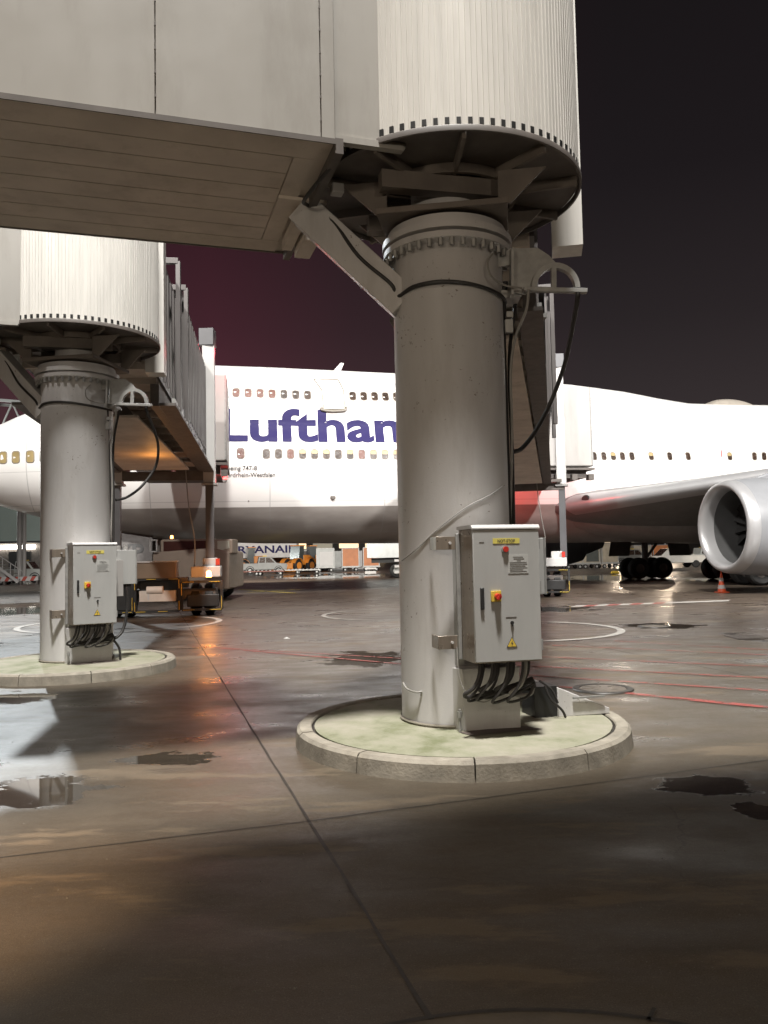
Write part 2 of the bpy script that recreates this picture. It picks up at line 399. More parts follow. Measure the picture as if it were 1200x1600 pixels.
for k in (1, 2, 3):
    tag(strip([(lin(ca_, cb_, -6)[0]+dv.x*k, lin(ca_, cb_, -6)[1]+dv.y*k), (lin(cb_, cc_, 6)[0]+dv.x*k, lin(cb_, cc_, 6)[1]+dv.y*k)], .012, .003, .004).build('slab_joint', JOINT), kind='structure')
pv = (V(cc_)-V(cb_)).normalized()*6.5
for k in (-2, -1, 1, 2):
    tag(strip([(lin(ja, jb, -2.2)[0]+pv.x*k, lin(ja, jb, -2.2)[1]+pv.y*k), (lin(ja, jb, 1.5)[0]+pv.x*k, lin(ja, jb, 1.5)[1]+pv.y*k)], .012, .003, .004).build('slab_joint', JOINT), kind='structure')
def line_px(p, q, w, m_, ext=0, name='painted_line', z=.008):
    a, b = gr(*p), gr(*q)
    o = strip([lin(a, b, -ext), lin(a, b, 1+ext)], w, z, .003 if w < .2 else 0).build(name, m_); return tag(o, kind='structure')
line_px((899, 1076), (1200, 1106), .11, PRED, .1)
line_px((340, 1013), (870, 1059), .08, PRED, 0)
line_px((870, 1059), (1200, 1080), .06, PRED, .1)
line_px((300, 1010), (840, 1042), .05, PRED, 0)
line_px((840, 1042), (1200, 1060), .05, PRED, .1)
line_px((846, 1027), (1200, 1042), .05, PRED, .1)
line_px((980, 1003), (1200, 1016), .05, PRED, .1)
line_px((890, 1010), (1200, 1024), .05, PRED, .1)
line_px((372, 921), (462, 927), .34, PYEL, 0)
line_px((385, 926), (470, 921), .30, PYEL, 0)
line_px((650, 908), (1000, 893), .18, PWHT, .3)
line_px((895, 884), (965, 885), .22, PWHT, 0)
line_px((890, 892), (962, 893), .25, PWHT, 0)
line_px((360, 916), (560, 917), .2, PWHT, 0)
# red and white hatched boundary
a, b = gr(885, 948), gr(1130, 939)
n_ = 14; vs = MB(); vr = MB()
dd = (V(b)-V(a)); L_ = dd.length; dd.normalize(); nn = V((-dd.y, dd.x, 0))
for i in range(n_):
    p = V(a)+dd*(L_*i/n_); w = L_/n_
    q = [p-nn*.25, p+dd*w-nn*.25, p+dd*(w+.45)+nn*.25, p+dd*.45+nn*.25]
    (vr if i % 2 and i < 9 else vs).add([(v.x, v.y, .008) for v in q], [(0, 1, 2, 3)])
tag(vs.build('boundary_marking', PWHT), kind='structure'); tag(vr.build('boundary_marking', PRED), kind='structure')
def ring(cx, cy, r, w, m_, name='painted_circle', a0=0, a1=2*PI, z=.012):
    m = MB(); n = 72; v = []; f = []
    for i in range(n+1):
        t = a0+(a1-a0)*i/n
        for q in (r-w/2, r+w/2): v.append((cx+q*math.cos(t), cy+q*math.sin(t), z))
    for i in range(n): f.append((2*i, 2*i+1, 2*i+3, 2*i+2))
    return tag(m.add(v, f).build(name, m_), kind='structure')
ring(2.75, 17.1, 2.15, .16, PWHT); ring(.45, 22.6, 2.2, .12, PWHT); ring(-6.9, 21.0, 2.5, .16, PWHT)
# flush round slab at the very front
IS3 = mat('front_slab', (.12, .10, .075), .6, var=.25, scale=4, bump=.2)
m3 = gr(800, 1578)
m = MB(); m.lathe([(.001, .004), (1.45, .004)], (m3.x+.02, m3.y-1.47, 0), 64)
tag(m.build('round_slab', IS3), kind='structure')
ring(m3.x+.02, m3.y-1.47, 1.46, .018, JOINT, 'slab_joint', z=.0085)
mh = gr(1017, 1583)
tag(strip([(mh.x-.03, mh.y-.06), (mh.x+.02, mh.y+.02)], .014, .0085).build('slab_joint', JOINT), kind='structure')
# manholes
def manhole(px, py, r, label):
    c = gr(px, py); t = thing('manhole_cover', label, 'manhole cover', (c.x, c.y, 0))
    m = MB(); m.lathe([(r-.05, .006), (r-.05, .016), (r+.02, .016), (r+.03, .004)], (0, 0, 0), 40)
    for k in range(0): pass
    m.build('rim', mat('manhole_rim', (.035, .032, .028), .5), t)
    m = MB(); m.lathe([(.001, .013), (r-.06, .013), (r-.055, .004)], (0, 0, 0), 40)
    for k in range(8):
        a = k*PI/4; m.box((math.cos(a)*r*.55, math.sin(a)*r*.55, .014), (r*.4, .02, .006), a)
    m.build('lid', mat('manhole_lid', (.13, .11, .09), .5, var=.3, scale=14), t)
manhole(942, 1077, .33, 'round manhole cover crossed by the thick red line on the wet apron')
manhole(1022, 979, .32, 'small dark manhole cover in the shiny film of water past the white circle')
c = gr(1167, 996); t = thing('drain_grate', 'dark rectangular drain grate beside a small puddle right of the white circle', 'drain', (c.x, c.y, 0))
m = MB(); m.bx(-.30, .30, -.30, -.27, .004, .02); m.bx(-.30, .30, .27, .30, .004, .02); m.bx(-.30, -.27, -.27, .27, .004, .02); m.bx(.27, .30, -.27, .27, .004, .02)
m.build('frame', STEEL, t)
m = MB()
for k in range(9): m.bx(-.25+k*.06, -.22+k*.06, -.26, .26, .006, .018)
m.build('bars', STEEL, t)
for k, (px, py, s_) in enumerate(((448, 998, .05),)):
    c = gr(px, py); m = MB(); m.add([(-.06, -.04, 0), (.07, -.03, 0), (.05, .06, 0), (-.04, .04, 0), (0, 0, .03)], [(0, 1, 4), (1, 2, 4), (2, 3, 4), (3, 0, 4)])
    o = m.build('paper_scrap', COLW); o.location = (c.x, c.y, .004)
    tag(o, 'small crumpled white paper scrap lying on the apron left of the big column', 'litter')
pb = [(855, 1235), (880, 1268), (737, 1262), (130, 1165), (520, 1218), (800, 1218), (650, 1232)]
m = MB()
for _ in range(90):
    px, py = random.uniform(0, 1200), random.uniform(1110, 1560); c = gr(px, py); s_ = random.uniform(.002, .006)
    m.add([(c.x-s_, c.y-s_*.6, 0), (c.x+s_, c.y-s_*.7, 0), (c.x+s_*.8, c.y+s_, 0), (c.x-s_*.7, c.y+s_*.7, 0), (c.x, c.y, s_*1.1)], [(0, 1, 4), (1, 2, 4), (2, 3, 4), (3, 0, 4)])
tag(m.build('grit', mat('grit', (.13, .12, .10), .7, var=.4, scale=30)), 'loose grit and tiny stones scattered on the wet apron', 'grit', kind='stuff')
# ================================================================== ISLANDS
def moss_mat():
    m = bpy.data.materials.new('island_top'); m.use_nodes = True; N, L = m.node_tree.nodes, m.node_tree.links; b = N['Principled BSDF']
    t = N.new('ShaderNodeTexCoord'); n = N.new('ShaderNodeTexNoise'); n.inputs['Scale'].default_value = 2.2; n.inputs['Detail'].default_value = 8; n.inputs['Roughness'].default_value = .65
    L.new(t.outputs['Object'], n.inputs[0]); r = N.new('ShaderNodeValToRGB'); L.new(n.outputs[0], r.inputs[0])
    e = r.color_ramp.elements; e[0].position = .34; e[0].color = (.13, .14, .075, 1); e[1].position = .62; e[1].color = (.27, .255, .20, 1)
    k = e.new(.47); k.color = (.215, .215, .15, 1)
    L.new(r.outputs[0], b.inputs['Base Color']); b.inputs['Roughness'].default_value = .8
    n2 = N.new('ShaderNodeTexNoise'); n2.inputs['Scale'].default_value = 40; n2.inputs['Detail'].default_value = 6; L.new(t.outputs['Object'], n2.inputs[0])
    bp = N.new('ShaderNodeBump'); bp.inputs['Strength'].default_value = .35; bp.inputs['Distance'].default_value = .012; L.new(n2.outputs[0], bp.inputs['Height']); L.new(bp.outputs[0], b.inputs['Normal'])
    return m
MOSS = moss_mat()
def island(cx, cy, R, label, a_off=0):
    t = thing('kerb_island', label, 'traffic island', (cx, cy, 0), 0)
    NS = 10
    for k in range(NS):
        a0 = a_off+2*PI*k/NS+.004; a1 = a_off+2*PI*(k+1)/NS-.004; m = MB(); v = []; f = []; n = 12
        pr = [(R-.14, 0), (R-.14, .138), (R-.13, .15), (R-.035, .15), (R-.008, .125), (R+.004, 0)]
        dz = random.uniform(-.004, .004)
        for i in range(n+1):
            t_ = a0+(a1-a0)*i/n
            for (r, z) in pr: v.append((r*math.cos(t_), r*math.sin(t_), z+(dz if z > 0 else 0)))
        q = len(pr)
        for i in range(n):
            for j in range(q-1): f.append((i*q+j, i*q+j+1, (i+1)*q+j+1, (i+1)*q+j))
        f += [tuple(range(q)), tuple(n*q+j for j in range(q))]
        m.add(v, f).build('kerb_stone', CURB, t)
    m = MB(); m.lathe([(R-.165, .02), (R-.165, .142), (R-.3, .148), (.3, .16), (.001, .16)], (0, 0, 0), 72)
    m.build('concrete_top', MOSS, t)
    m = MB(); m.lathe([(R-.17, .122), (R-.13, .122)], (0, 0, 0), 72); m.build('dark_joint', JOINT, t)
    return t
C1 = V((.645, 7.45, 0)); C2 = V((-4.77, 12.42, 0))
island(.66, 7.36, 1.49, 'round mossy concrete kerb island under the large right-hand column', -.34)
island(-4.76, 12.28, 1.50, 'round concrete kerb island under the farther left-hand column', .2)
# unseen roof slab, placed and angled so its shadow darkens the foreground
t = thing('shade_canopy', 'flat roof slab added overhead outside the frame to shade the foreground', 'canopy', (-.56, 3.35, 0), math.radians(18.5))
m = MB(); m.bx(-22, 22, -12, 0, 9.0, 9.5); m.build('roof_slab', UNDER, t)
m = MB(); m.bx(-22, 22, 0, .06, 8.9, 9.6); m.build('edge_trim', WHITE, t)
for x in (-14, 14):
    m = MB(); m.cyl((x, -8, 0), (x, -8, 9.0), .3); m.build('post', PYL, t)
# ================================================================== PASSENGER BRIDGES
def bridge(C, label, fixdir, mobend, colz, cab, tunz, RC, ncol_off, beacon, tag_i):
    """C column foot; fixdir unit vector of the fixed corridor; mobend end of tunnel centre line at the lift columns"""
    T = thing('passenger_bridge', label, 'passenger bridge', C, 0, 'passenger bridges of the parked airliner')
    def B(m, name, mt, par=None, **k): return m.build(name, mt, par if par is not None else T, T, **k)
    cx, cy = C.x, C.y
    # ---- column
    m = MB(); m.lathe([(RC+.004, .14), (RC, .2), (RC, 3.98), (RC+.006, 3.99), (RC+.006, 4.01), (RC, 4.02), (RC, 4.47)], (cx, cy, 0), 64)
    col = B(m, 'support_column', PYL)
    m = MB(); m.lathe([(RC, 4.41), (RC+.085, 4.43), (RC+.085, 4.485), (RC+.02, 4.49), (RC+.02, 4.51), (RC+.095, 4.515), (RC+.095, 4.575), (RC+.04, 4.58), (RC+.04, 4.66), (.1, 4.66)], (cx, cy, 0), 64)
    B(m, 'flange', PYL, col)
    m = MB()
    for k in range(36):
        a = 2*PI*k/36; m.cyl((cx+(RC+.055)*math.cos(a), cy+(RC+.055)*math.sin(a), 4.36), (cx+(RC+.055)*math.cos(a), cy+(RC+.055)*math.sin(a), 4.43), .024, n=6)
    B(m, 'flange_bolts', GALV, col)
    m = MB(); m.lathe([(RC+.0, .142), (RC+.02, .175), (RC+.012, .19)], (cx, cy, 0), 48); B(m, 'base_seal', CURB, col)
    fx = V((fixdir[0], fixdir[1], 0)).normalized(); fn = V((fx.y, -fx.x, 0))
    if fn.y < 0: fn = -fn                                         # points away from the camera
    # ---- rotunda
    RD = 1.25; D = V((cx+(.03 if tag_i == 1 else -.06), cy+.16, 0)); zb = 5.15
    RT = thing_part(T, 'rotunda')
    n = 166; v = []; f = []
    prof = []
    for i in range(n):
        t = 2*PI*i/n; dt = 2*PI/n
        for (o_, r_) in ((0, RD), (.66, RD), (.70, RD-.012), (.96, RD-.012)): prof.append((t+o_*dt, r_))
    for z in (zb, 8.3):
        for (t, r_) in prof: v.append((D.x+r_*math.cos(t), D.y+r_*math.sin(t), z))
    q = len(prof)
    for i in range(q): f.append((i, (i+1) % q, q+(i+1) % q, q+i))
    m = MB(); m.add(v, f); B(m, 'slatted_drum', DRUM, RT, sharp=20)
    m = MB()
    for i in range(83):
        t = 2*PI*(2*i+.5)/n; p = V((D.x+(RD+.001)*math.cos(t), D.y+(RD+.001)*math.sin(t), zb+.042)); m.box(p, (.012, .036, .055), t)
    B(m, 'drum_notches', BLACK, RT)
    m = MB(); m.lathe([(RD+.004, zb+.002), (RD+.02, zb), (RD+.024, zb-.008), (RD+.024, zb-.05), (RD+.005, zb-.055), (RD-.01, zb-.02)], (D.x, D.y, 0), 96)
    B(m, 'base_rim', STEEL, RT)
    m = MB(); m.lathe([(RD-.01, zb-.01), (.001, zb-.01)], (D.x, D.y, 0), 64); B(m, 'floor_plate', STEEL, RT)
    m = MB(); m.lathe([(RD-.0, 8.28), (.001, 8.34)], (D.x, D.y, 0), 64); B(m, 'drum_roof', STEEL, RT)
    m = MB()
    for k in range(10):
        a = 2*PI*k/10+.35; m.beam((D.x+.3*math.cos(a), D.y+.3*math.sin(a), zb-.055), (D.x+(RD-.02)*math.cos(a), D.y+(RD-.02)*math.sin(a), zb-.055), .035, .088)
    m.lathe([(.62, zb-.012), (.62, zb-.10), (.66, zb-.10), (.66, zb-.012)], (D.x, D.y, 0), 48)
    B(m, 'floor_ribs', ROTSTEEL, RT)
    # neck and cap plate
    m = MB(); m.cyl((cx, cy, 4.70), (cx, cy, zb-.02), .33, n=40); B(m, 'neck', PYL, RT)
    ang = math.radians(-9)
    m = MB(); m.box((cx, cy, 4.715), (1.16, 1.16, .055), ang); B(m, 'cap_plate', ROTSTEEL, RT, bevel=.006)
    m = MB()
    for sx_ in (-1, 1):
        for sy_ in (-1, 1):
            a = ang; dx, dy = math.cos(a), math.sin(a)
            p = V((cx+(sx_*.5)*dx-(sy_*.45)*dy, cy+(sx_*.5)*dy+(sy_*.45)*dx, 0)); o_ = V((sx_*dx*.42, sx_*dy*.42, 0))
            m.prism([p+V((0, 0, 4.74)), p+o_*.25+V((0, 0, 4.74)), p+o_+V((0, 0, zb-.11)), p+V((0, 0, zb-.11))], (-dy*.03, dx*.03, 0))
    m.beam((cx-.62, cy-.50, zb-.17), (cx+.62, cy-.22, zb-.17), .14, .16); m.beam((cx-.75, cy+.45, zb-.17), (cx+.62, cy+.72, zb-.17), .14, .16)
    B(m, 'gussets', ROTSTEEL, RT)
    # ---- fixed corridor
    FT = thing_part(T, 'fixed_corridor')
    ze = 5.06; A0 = D + fx*1.33; ln = 9.5; hw = 1.22; zt = 7.95
    A0 = A0 + fn*(.34 if tag_i == 1 else .12)
    P = lambda s_, w_, z_: V((A0.x+fx.x*s_+fn.x*w_, A0.y+fx.y*s_+fn.y*w_, z_))
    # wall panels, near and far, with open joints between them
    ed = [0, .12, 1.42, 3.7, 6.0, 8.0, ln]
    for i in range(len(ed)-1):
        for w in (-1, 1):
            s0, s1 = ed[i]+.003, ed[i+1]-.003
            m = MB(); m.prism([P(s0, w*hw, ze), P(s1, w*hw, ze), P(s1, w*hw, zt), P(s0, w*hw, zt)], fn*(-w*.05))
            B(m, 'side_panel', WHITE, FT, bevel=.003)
    for s0 in ed[1:-1]:
        for w in (-1, 1):
            m = MB()
            m.prism([P(s0-.02, w*(hw-.02), ze), P(s0+.02, w*(hw-.02), ze), P(s0+.02, w*(hw-.02), zt), P(s0-.02, w*(hw-.02), zt)], fn*(-w*.03))
            z = ze+.14+.03*(i if False else 0)
            while z < zt:
                m.prism([P(s0-.007, w*(hw+.002), z), P(s0+.007, w*(hw+.002), z), P(s0+.007, w*(hw+.002), z+.022), P(s0-.007, w*(hw+.002), z+.022)], fn*(-w*.03)); z += .19
            B(m, 'panel_seam', STEEL, FT)
    m = MB(); m.prism([P(.03, -hw+.05, zt-.06), P(ln, -hw+.05, zt-.06), P(ln, hw-.05, zt-.06), P(.03, hw-.05, zt-.06)], (0, 0, .06)); B(m, 'roof', WHITE, FT)
    m = MB(); m.prism([P(.02, -hw+.05, ze+.02), P(.02, hw-.05, ze+.02), P(.02, hw-.05, zt), P(.02, -hw+.05, zt)], fx*.05); B(m, 'end_wall', WHITE, FT)
    m = MB(); nb = 8; wv = (2*hw-.02)/nb
    for k in range(nb):
        w0 = -hw+.01+k*wv+.006; w1 = w0+wv-.012; s0 = .10 if k in (0, nb-1) else .30
        m.prism([P(s0, w0, ze-.035), P(ln, w0, ze-.035), P(ln, w1, ze-.035), P(s0, w1, ze-.035)], (0, 0, .03))
    m.prism([P(.0, -hw, ze-.018), P(ln, -hw, ze-.018), P(ln, hw, ze-.018), P(.0, hw, ze-.018)], (0, 0, .012))
    m.prism([P(.11, -hw+.01+wv, ze-.035), P(.288, -hw+.01+wv, ze-.035), P(.288, hw-.01-wv, ze-.035), P(.11, hw-.01-wv, ze-.035)], (0, 0, .016))
    B(m, 'underside_planks', UNDER, FT)
    m = MB(); m.beam(P(0, -hw-.006, ze-.022), P(ln, -hw-.006, ze-.022), .012, .045); m.beam(P(0, hw+.006, ze-.022), P(ln, hw+.006, ze-.022), .012, .045)
    m.beam(P(-.03, -hw, ze-.05), P(-.03, hw, ze-.05), .07, .13); B(m, 'edge_beam', STEEL, FT)
    m = MB(); m.box(P(-.12, .55, ze-.16), (.16, .5, .16), math.atan2(fn.y, fn.x)-PI/2); m.box(P(.04, .35, ze-.12), (.10, .9, .10), math.atan2(fn.y, fn.x)-PI/2)
    B(m, 'end_bracket', UNDER, FT)
    # recessed bulkhead between corridor and drum
    m = MB(); m.prism([P(.0, -hw+.05, zb-.06), P(-.62, -hw+.05, zb-.06), P(-.62, -hw+.05, 8.2), P(.0, -hw+.05, 8.2)], fn*.05); B(m, 'bulkhead_panel', WHITE, FT)
    m = MB(); m.prism([P(.0, -hw+.035, zb-.085), P(-.60, -hw+.035, zb-.085), P(-.60, -hw+.035, zb-.03), P(.0, -hw+.035, zb-.03)], fn*.07); B(m, 'bulkhead_sill', WHITE, FT)
    m = MB(); m.box(P(-.20, -.45, zb-.14), (.11, .11, .09), .3); B(m, 'lamp_box', COLW, FT, bevel=.01)
    # ---- diagonal brace
    be = V((cx-1.36, cy+.10, ze-.08)); bs = V((cx-RC+.12, cy-.12, 3.96))
    m = MB(); m.beam(be, bs, .30, .30); br = B(m, 'brace', PYL, bevel=.008)
    m = MB(); m.box(be+V((-.05, 0, .03)), (.46, .42, .03), math.atan2(fx.y, fx.x)); B(m, 'brace_plate', UNDER, br)
    # cable down the brace and round the column
    sd = V((0, -1, 0))
    pts = [P(-.02, -.95, ze-.10), P(.10, -.45, ze-.17), be+V((.06, -.17, -.02)), be.lerp(bs, .25)+V((.05, -.15, .06)), be.lerp(bs, .55)+V((0, -.16, .0)), be.lerp(bs, .85)+V((0, -.16, .02))]
    a0 = math.radians(205)
    for k in range(7):
        a = a0+math.radians(25)*k; pts.append(V((cx+(RC+.022)*math.cos(a), cy+(RC+.022)*math.sin(a), 4.02+.03*math.sin(k*.9))))
    m = MB(); m.tube(pts, .018, 8); B(m, 'cable', CABLE, col)
    # ---- slewing quadrant bracket to the right of the column (offsets measured from the column centre)
    Q = thing_part(T, 'slewing_bracket')
    def o(px, py, Y=7.22): p = at(px, py, Y); return V((p.x-C1.x+cx, p.y-C1.y+cy, p.z))
    m = MB(); m.prism([o(802, 388), o(840, 387), o(858, 399), o(870, 412), o(850, 420), o(832, 444), o(822, 460), o(802, 457)], (0, .02, 0)); B(m, 'bracket_plate', GALV, Q)
    m = MB(); m.prism([o(764, 392, 7.20), o(803, 388, 7.20), o(803, 412, 7.20), o(775, 418, 7.20)], (0, .02, 0)); m.prism([o(770, 452, 7.25), o(815, 455, 7.25), o(815, 462, 7.25), o(790, 465, 7.25)], (0, .3, 0)); B(m, 'column_lug', GALV, Q)
    m = MB(); m.prism([o(799, 387, 7.13), o(803, 387, 7.13), o(803, 459, 7.13), o(799, 459, 7.13)], (0, .12, 0)); B(m, 'plate_flange', GALV, Q)
    cA = o(867, 452); v = []; f = []
    for i in range(19):
        t = PI*i/18
        for (r_, dy) in ((.175, -.05), (.222, -.05), (.222, .02), (.175, .02)): v.append((cA.x+r_*math.cos(t), cA.y+dy, cA.z+r_*1.05*math.sin(t)))
    for i in range(18):
        for j in range(4): f.append((i*4+j, i*4+(j+1) % 4, (i+1)*4+(j+1) % 4, (i+1)*4+j))
    m = MB(); m.add(v, f); B(m, 'quadrant', GALV, Q)
    m = MB(); m.beam(o(818, 452, 7.18), o(917, 455, 7.18), .06, .04); B(m, 'quadrant_arm', GALV, Q, bevel=.004)
    m = MB(); m.beam(o(865, 452, 7.18), o(865, 418, 7.18), .045, .04, up=(0, 1, 0)); B(m, 'quadrant_spoke', GALV, Q)
    m = MB(); m.tube([o(770, 396, 7.0), o(762, 410, 6.95), o(768, 432, 6.95), o(790, 446, 7.05), o(815, 450, 7.15)], .009); B(m, 'thin_cable', CABLEG, Q)
    m = MB(); m.tube([o(826, 452, 7.12), o(822, 485, 7.2), o(806, 525, 7.3), o(798, 580, 7.35), o(800, 680, 7.4), o(797, 830, 7.42)], .013); B(m, 'thin_cable', CABLEG, Q)
    m = MB(); m.tube([o(903, 452, 7.18), o(902, 470, 7.2), o(893, 520, 7.5), o(882, 570, 7.8), o(862, 625, 8.0), o(838, 672, 7.9), o(816, 700, 7.7), o(802, 706, 7.5)], .022); B(m, 'black_cable', CABLE, Q)
    m = MB(); m.tube([o(790, 440, 7.3), o(786, 500, 7.35), o(790, 640, 7.4), o(796, 835, 7.42)], .026); B(m, 'black_cable', CABLE, Q)
    m = MB(); m.tube([o(806, 470, 7.5), o(796, 560, 7.45), o(800, 700, 7.45), o(803, 835, 7.45)], .018); B(m, 'black_cable', CABLE, Q)
    m = MB(); m.box(o(795, 510, 7.28), (.07, .05, .12)); B(m, 'cable_clamp', GALV, Q)
    m = MB(); m.box(o(796, 492, 7.28), (.06, .05, .05)); B(m, 'cable_clamp', GALV, Q)
    # ---- mobile tunnel
    MT = thing_part(T, 'telescopic_tunnel')
    Ds = D+V((-.03 if tag_i == 1 else -.16, 0, 0)); Eo = V((mobend[0], mobend[1], 0)); dr = (Eo-Ds); Lm = dr.length; dr.normalize(); dn = V((dr.y, -dr.x, 0))   # right side
    zn0, zn1 = tunz                                                                    # underside height at start / end
    def R_(s_, w_, z_):
        t = s_/Lm; return V((Ds.x+dr.x*s_+dn.x*w_, Ds.y+dr.y*s_+dn.y*w_, (zn0+(zn1-zn0)*t)+z_))
    def seg(s0, s1, hw_, z0, z1, name, mt, par=MT, th=.05):
        for w in (-1, 1):
            m = MB(); m.prism([R_(s0, w*hw_, z0), R_(s1, w*hw_, z0), R_(s1, w*hw_, z1), R_(s0, w*hw_, z1)], dn*(-w*th)); B(m, name+'_wall', mt, par)
        m = MB(); m.prism([R_(s0, -hw_, z1), R_(s1, -hw_, z1), R_(s1, hw_, z1), R_(s0, hw_, z1)], (0, 0, .05)); B(m, name+'_roof', mt, par)
        m = MB(); m.prism([R_(s0, -hw_+.05, z0), R_(s1, -hw_+.05, z0), R_(s1, hw_-.05, z0), R_(s0, hw_-.05, z0)], (0, 0, .05))
        n = int((s1-s0)/1.0)
        for k in range(n+1):
            s_ = s0+(s1-s0)*k/max(n, 1); m.beam(R_(s_, -hw_+.06, z0-.06), R_(s_, hw_-.06, z0-.06), .08, .12)
        B(m, name+'_floor', UNDER, par)
    h = 2.75; mid = Lm*.50
    # collar frame where the tunnel leaves the drum
    co_ = 1.36; hi = .85 if tag_i == 1 else 1.12; ho = 1.10 if tag_i == 1 else 1.25
    for (wa, wb) in (((co_-.32, co_), (-1.34, -1.02)) if tag_i == 2 else ((co_-.32, co_),)):
        m = MB(); m.prism([R_(1.05, wa, -.08), R_(1.05, wb, -.08), R_(1.05, wb, h+.2), R_(1.05, wa, h+.2)], dr*.35)
        B(m, 'collar_panel', DRUM, MT)
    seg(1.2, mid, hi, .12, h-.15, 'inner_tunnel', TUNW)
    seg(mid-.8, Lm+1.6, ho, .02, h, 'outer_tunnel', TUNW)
    # corrugation battens of the walls
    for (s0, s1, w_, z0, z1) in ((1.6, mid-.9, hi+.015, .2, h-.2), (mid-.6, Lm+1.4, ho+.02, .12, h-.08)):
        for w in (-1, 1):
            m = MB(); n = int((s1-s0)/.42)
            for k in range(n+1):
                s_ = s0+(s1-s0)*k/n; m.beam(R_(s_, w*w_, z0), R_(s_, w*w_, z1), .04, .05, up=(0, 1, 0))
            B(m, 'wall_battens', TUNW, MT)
    # white portal posts with bracket at the joint of the sections
    for s_ in (mid-.85, mid-2.4 if tag_i == 2 else mid+1.2):
        m = MB()
        for w in (-1, 1): m.beam(R_(s_, w*(ho+.11), -.35), R_(s_, w*(ho+.11), h+.05), .09, .09, up=(0, 1, 0))
        m.beam(R_(s_, -ho-.11, h+.06), R_(s_, ho+.11, h+.06), .1, .12); B(m, 'portal_frame', TUNW, MT, bevel=.006)
    # cable trough under the right edge, and under beams
    m = MB()
    for w in (-1, 1):
        m.beam(R_(2.2, w*(hi-.08), -.22), R_(Lm+.6, w*(ho-.11), -.28), .16, .42)
        m.beam(R_(2.0, w*(1.30 if tag_i == 2 else .78), -.44), R_(Lm+.6, w*(1.36 if tag_i == 2 else 1.1), -.50), .30, .05)
    m.beam(R_(1.5, 0, -.28), R_(Lm+1, 0, -.30), .5, .36)
    B(m, 'under_beam', STEEL, MT)
    m = MB()
    for k in range(9):
        s_ = 2.4+(Lm-2.4)*k/8; wq = hi+.24 if tag_i == 2 else hi+.04; m.beam(R_(s_, wq, -.30), R_(s_+.5, wq, -.30), .06, .12)
        m.box(R_(s_+.2, wq+.04, -.38), (.05, .25, .05), 0)
    B(m, 'trough_brackets', GALV, MT)
    m = MB(); m.prism([R_(3.0, -.7, -.5), R_(3.0, .6, -.5), R_(Lm-1.5, .9, -.62), R_(Lm-1.5, -.9, -.62)], (0, 0, .05)); B(m, 'belly_plate', UNDER, MT)
    # ---- lift columns and wheel bogie
    for w in (-1, 1):
        base = R_(Lm, w*ncol_off, 0); bx_, by_ = base.x, base.y
        zs, ztp = colz
        m = MB(); m.box((bx_, by_, (zs+ztp)/2), (.36, .36, ztp-zs), math.atan2(dr.y, dr.x)-PI/2)
        LC = B(m, 'lift_column', COLW, bevel=.015)
        m = MB(); m.box((bx_-.03, by_, ztp+.26), (.44, .44, .52)); B(m, 'motor_cap', SHAFT, LC, bevel=.01)
        m = MB(); m.box((bx_, by_, (1.45+zs)/2), (.24, .24, zs-1.45), math.atan2(dr.y, dr.x)-PI/2); B(m, 'shaft', SHAFT, LC)
        m = MB(); m.box((bx_, by_, zs-.04), (.46, .46, .06), math.atan2(dr.y, dr.x)-PI/2); B(m, 'collar', GALV, LC)
    m = MB(); m.beam(R_(Lm, -ncol_off-.1, -.62), R_(Lm, ncol_off+.1, -.62), .30, .26); m.beam(R_(Lm-.3, -ncol_off, -.42), R_(Lm-.3, ncol_off, -.42), .1, .1); B(m, 'cross_beam', STEEL)
    BG = thing_part(T, 'wheel_bogie'); rz = math.atan2(dr.y, dr.x)-PI/2; bc = R_(Lm, 0, 0); bc.z = 0
    RM = Matrix.Rotation(rz, 3, 'Z')
    def bb(x, y, z): return bc + RM @ V((x, y, z))
    m = MB(); m.box(bb(0, 0, .62), (3.1, .9, .34), rz); m.box(bb(0, -.40, .98), (1.5, .5, .30), rz); B(m, 'chassis', STEEL, BG, bevel=.02)
    m = MB(); m.box(bb(-.25, -.72, 1.35), (1.45, .65, .46), rz); B(m, 'drive_cover', mat('tan_cover', (.17, .125, .085), .5, grime=.3), BG, bevel=.02)
    m = MB(); m.box(bb(-.25, -.72, 1.60), (1.5, .7, .035), rz); B(m, 'drive_cover_lid', COLW, BG)
    m = MB(); m.box(bb(1.28, -.35, 1.28), (.85, .8, .32), rz); m.box(bb(1.36, 0, 1.55), (.42, .42, .26), rz); B(m, 'column_seat', COLW, BG, bevel=.02)
    m = MB(); m.box(bb(-1.40, 0, 1.28), (.7, .7, .32), rz); B(m, 'column_seat', COLW, BG, bevel=.02)
    m = MB(); m.box(bb(1.60, -.28, 1.56), (.12, .12, .2), rz); B(m, 'red_cap', RED, BG)
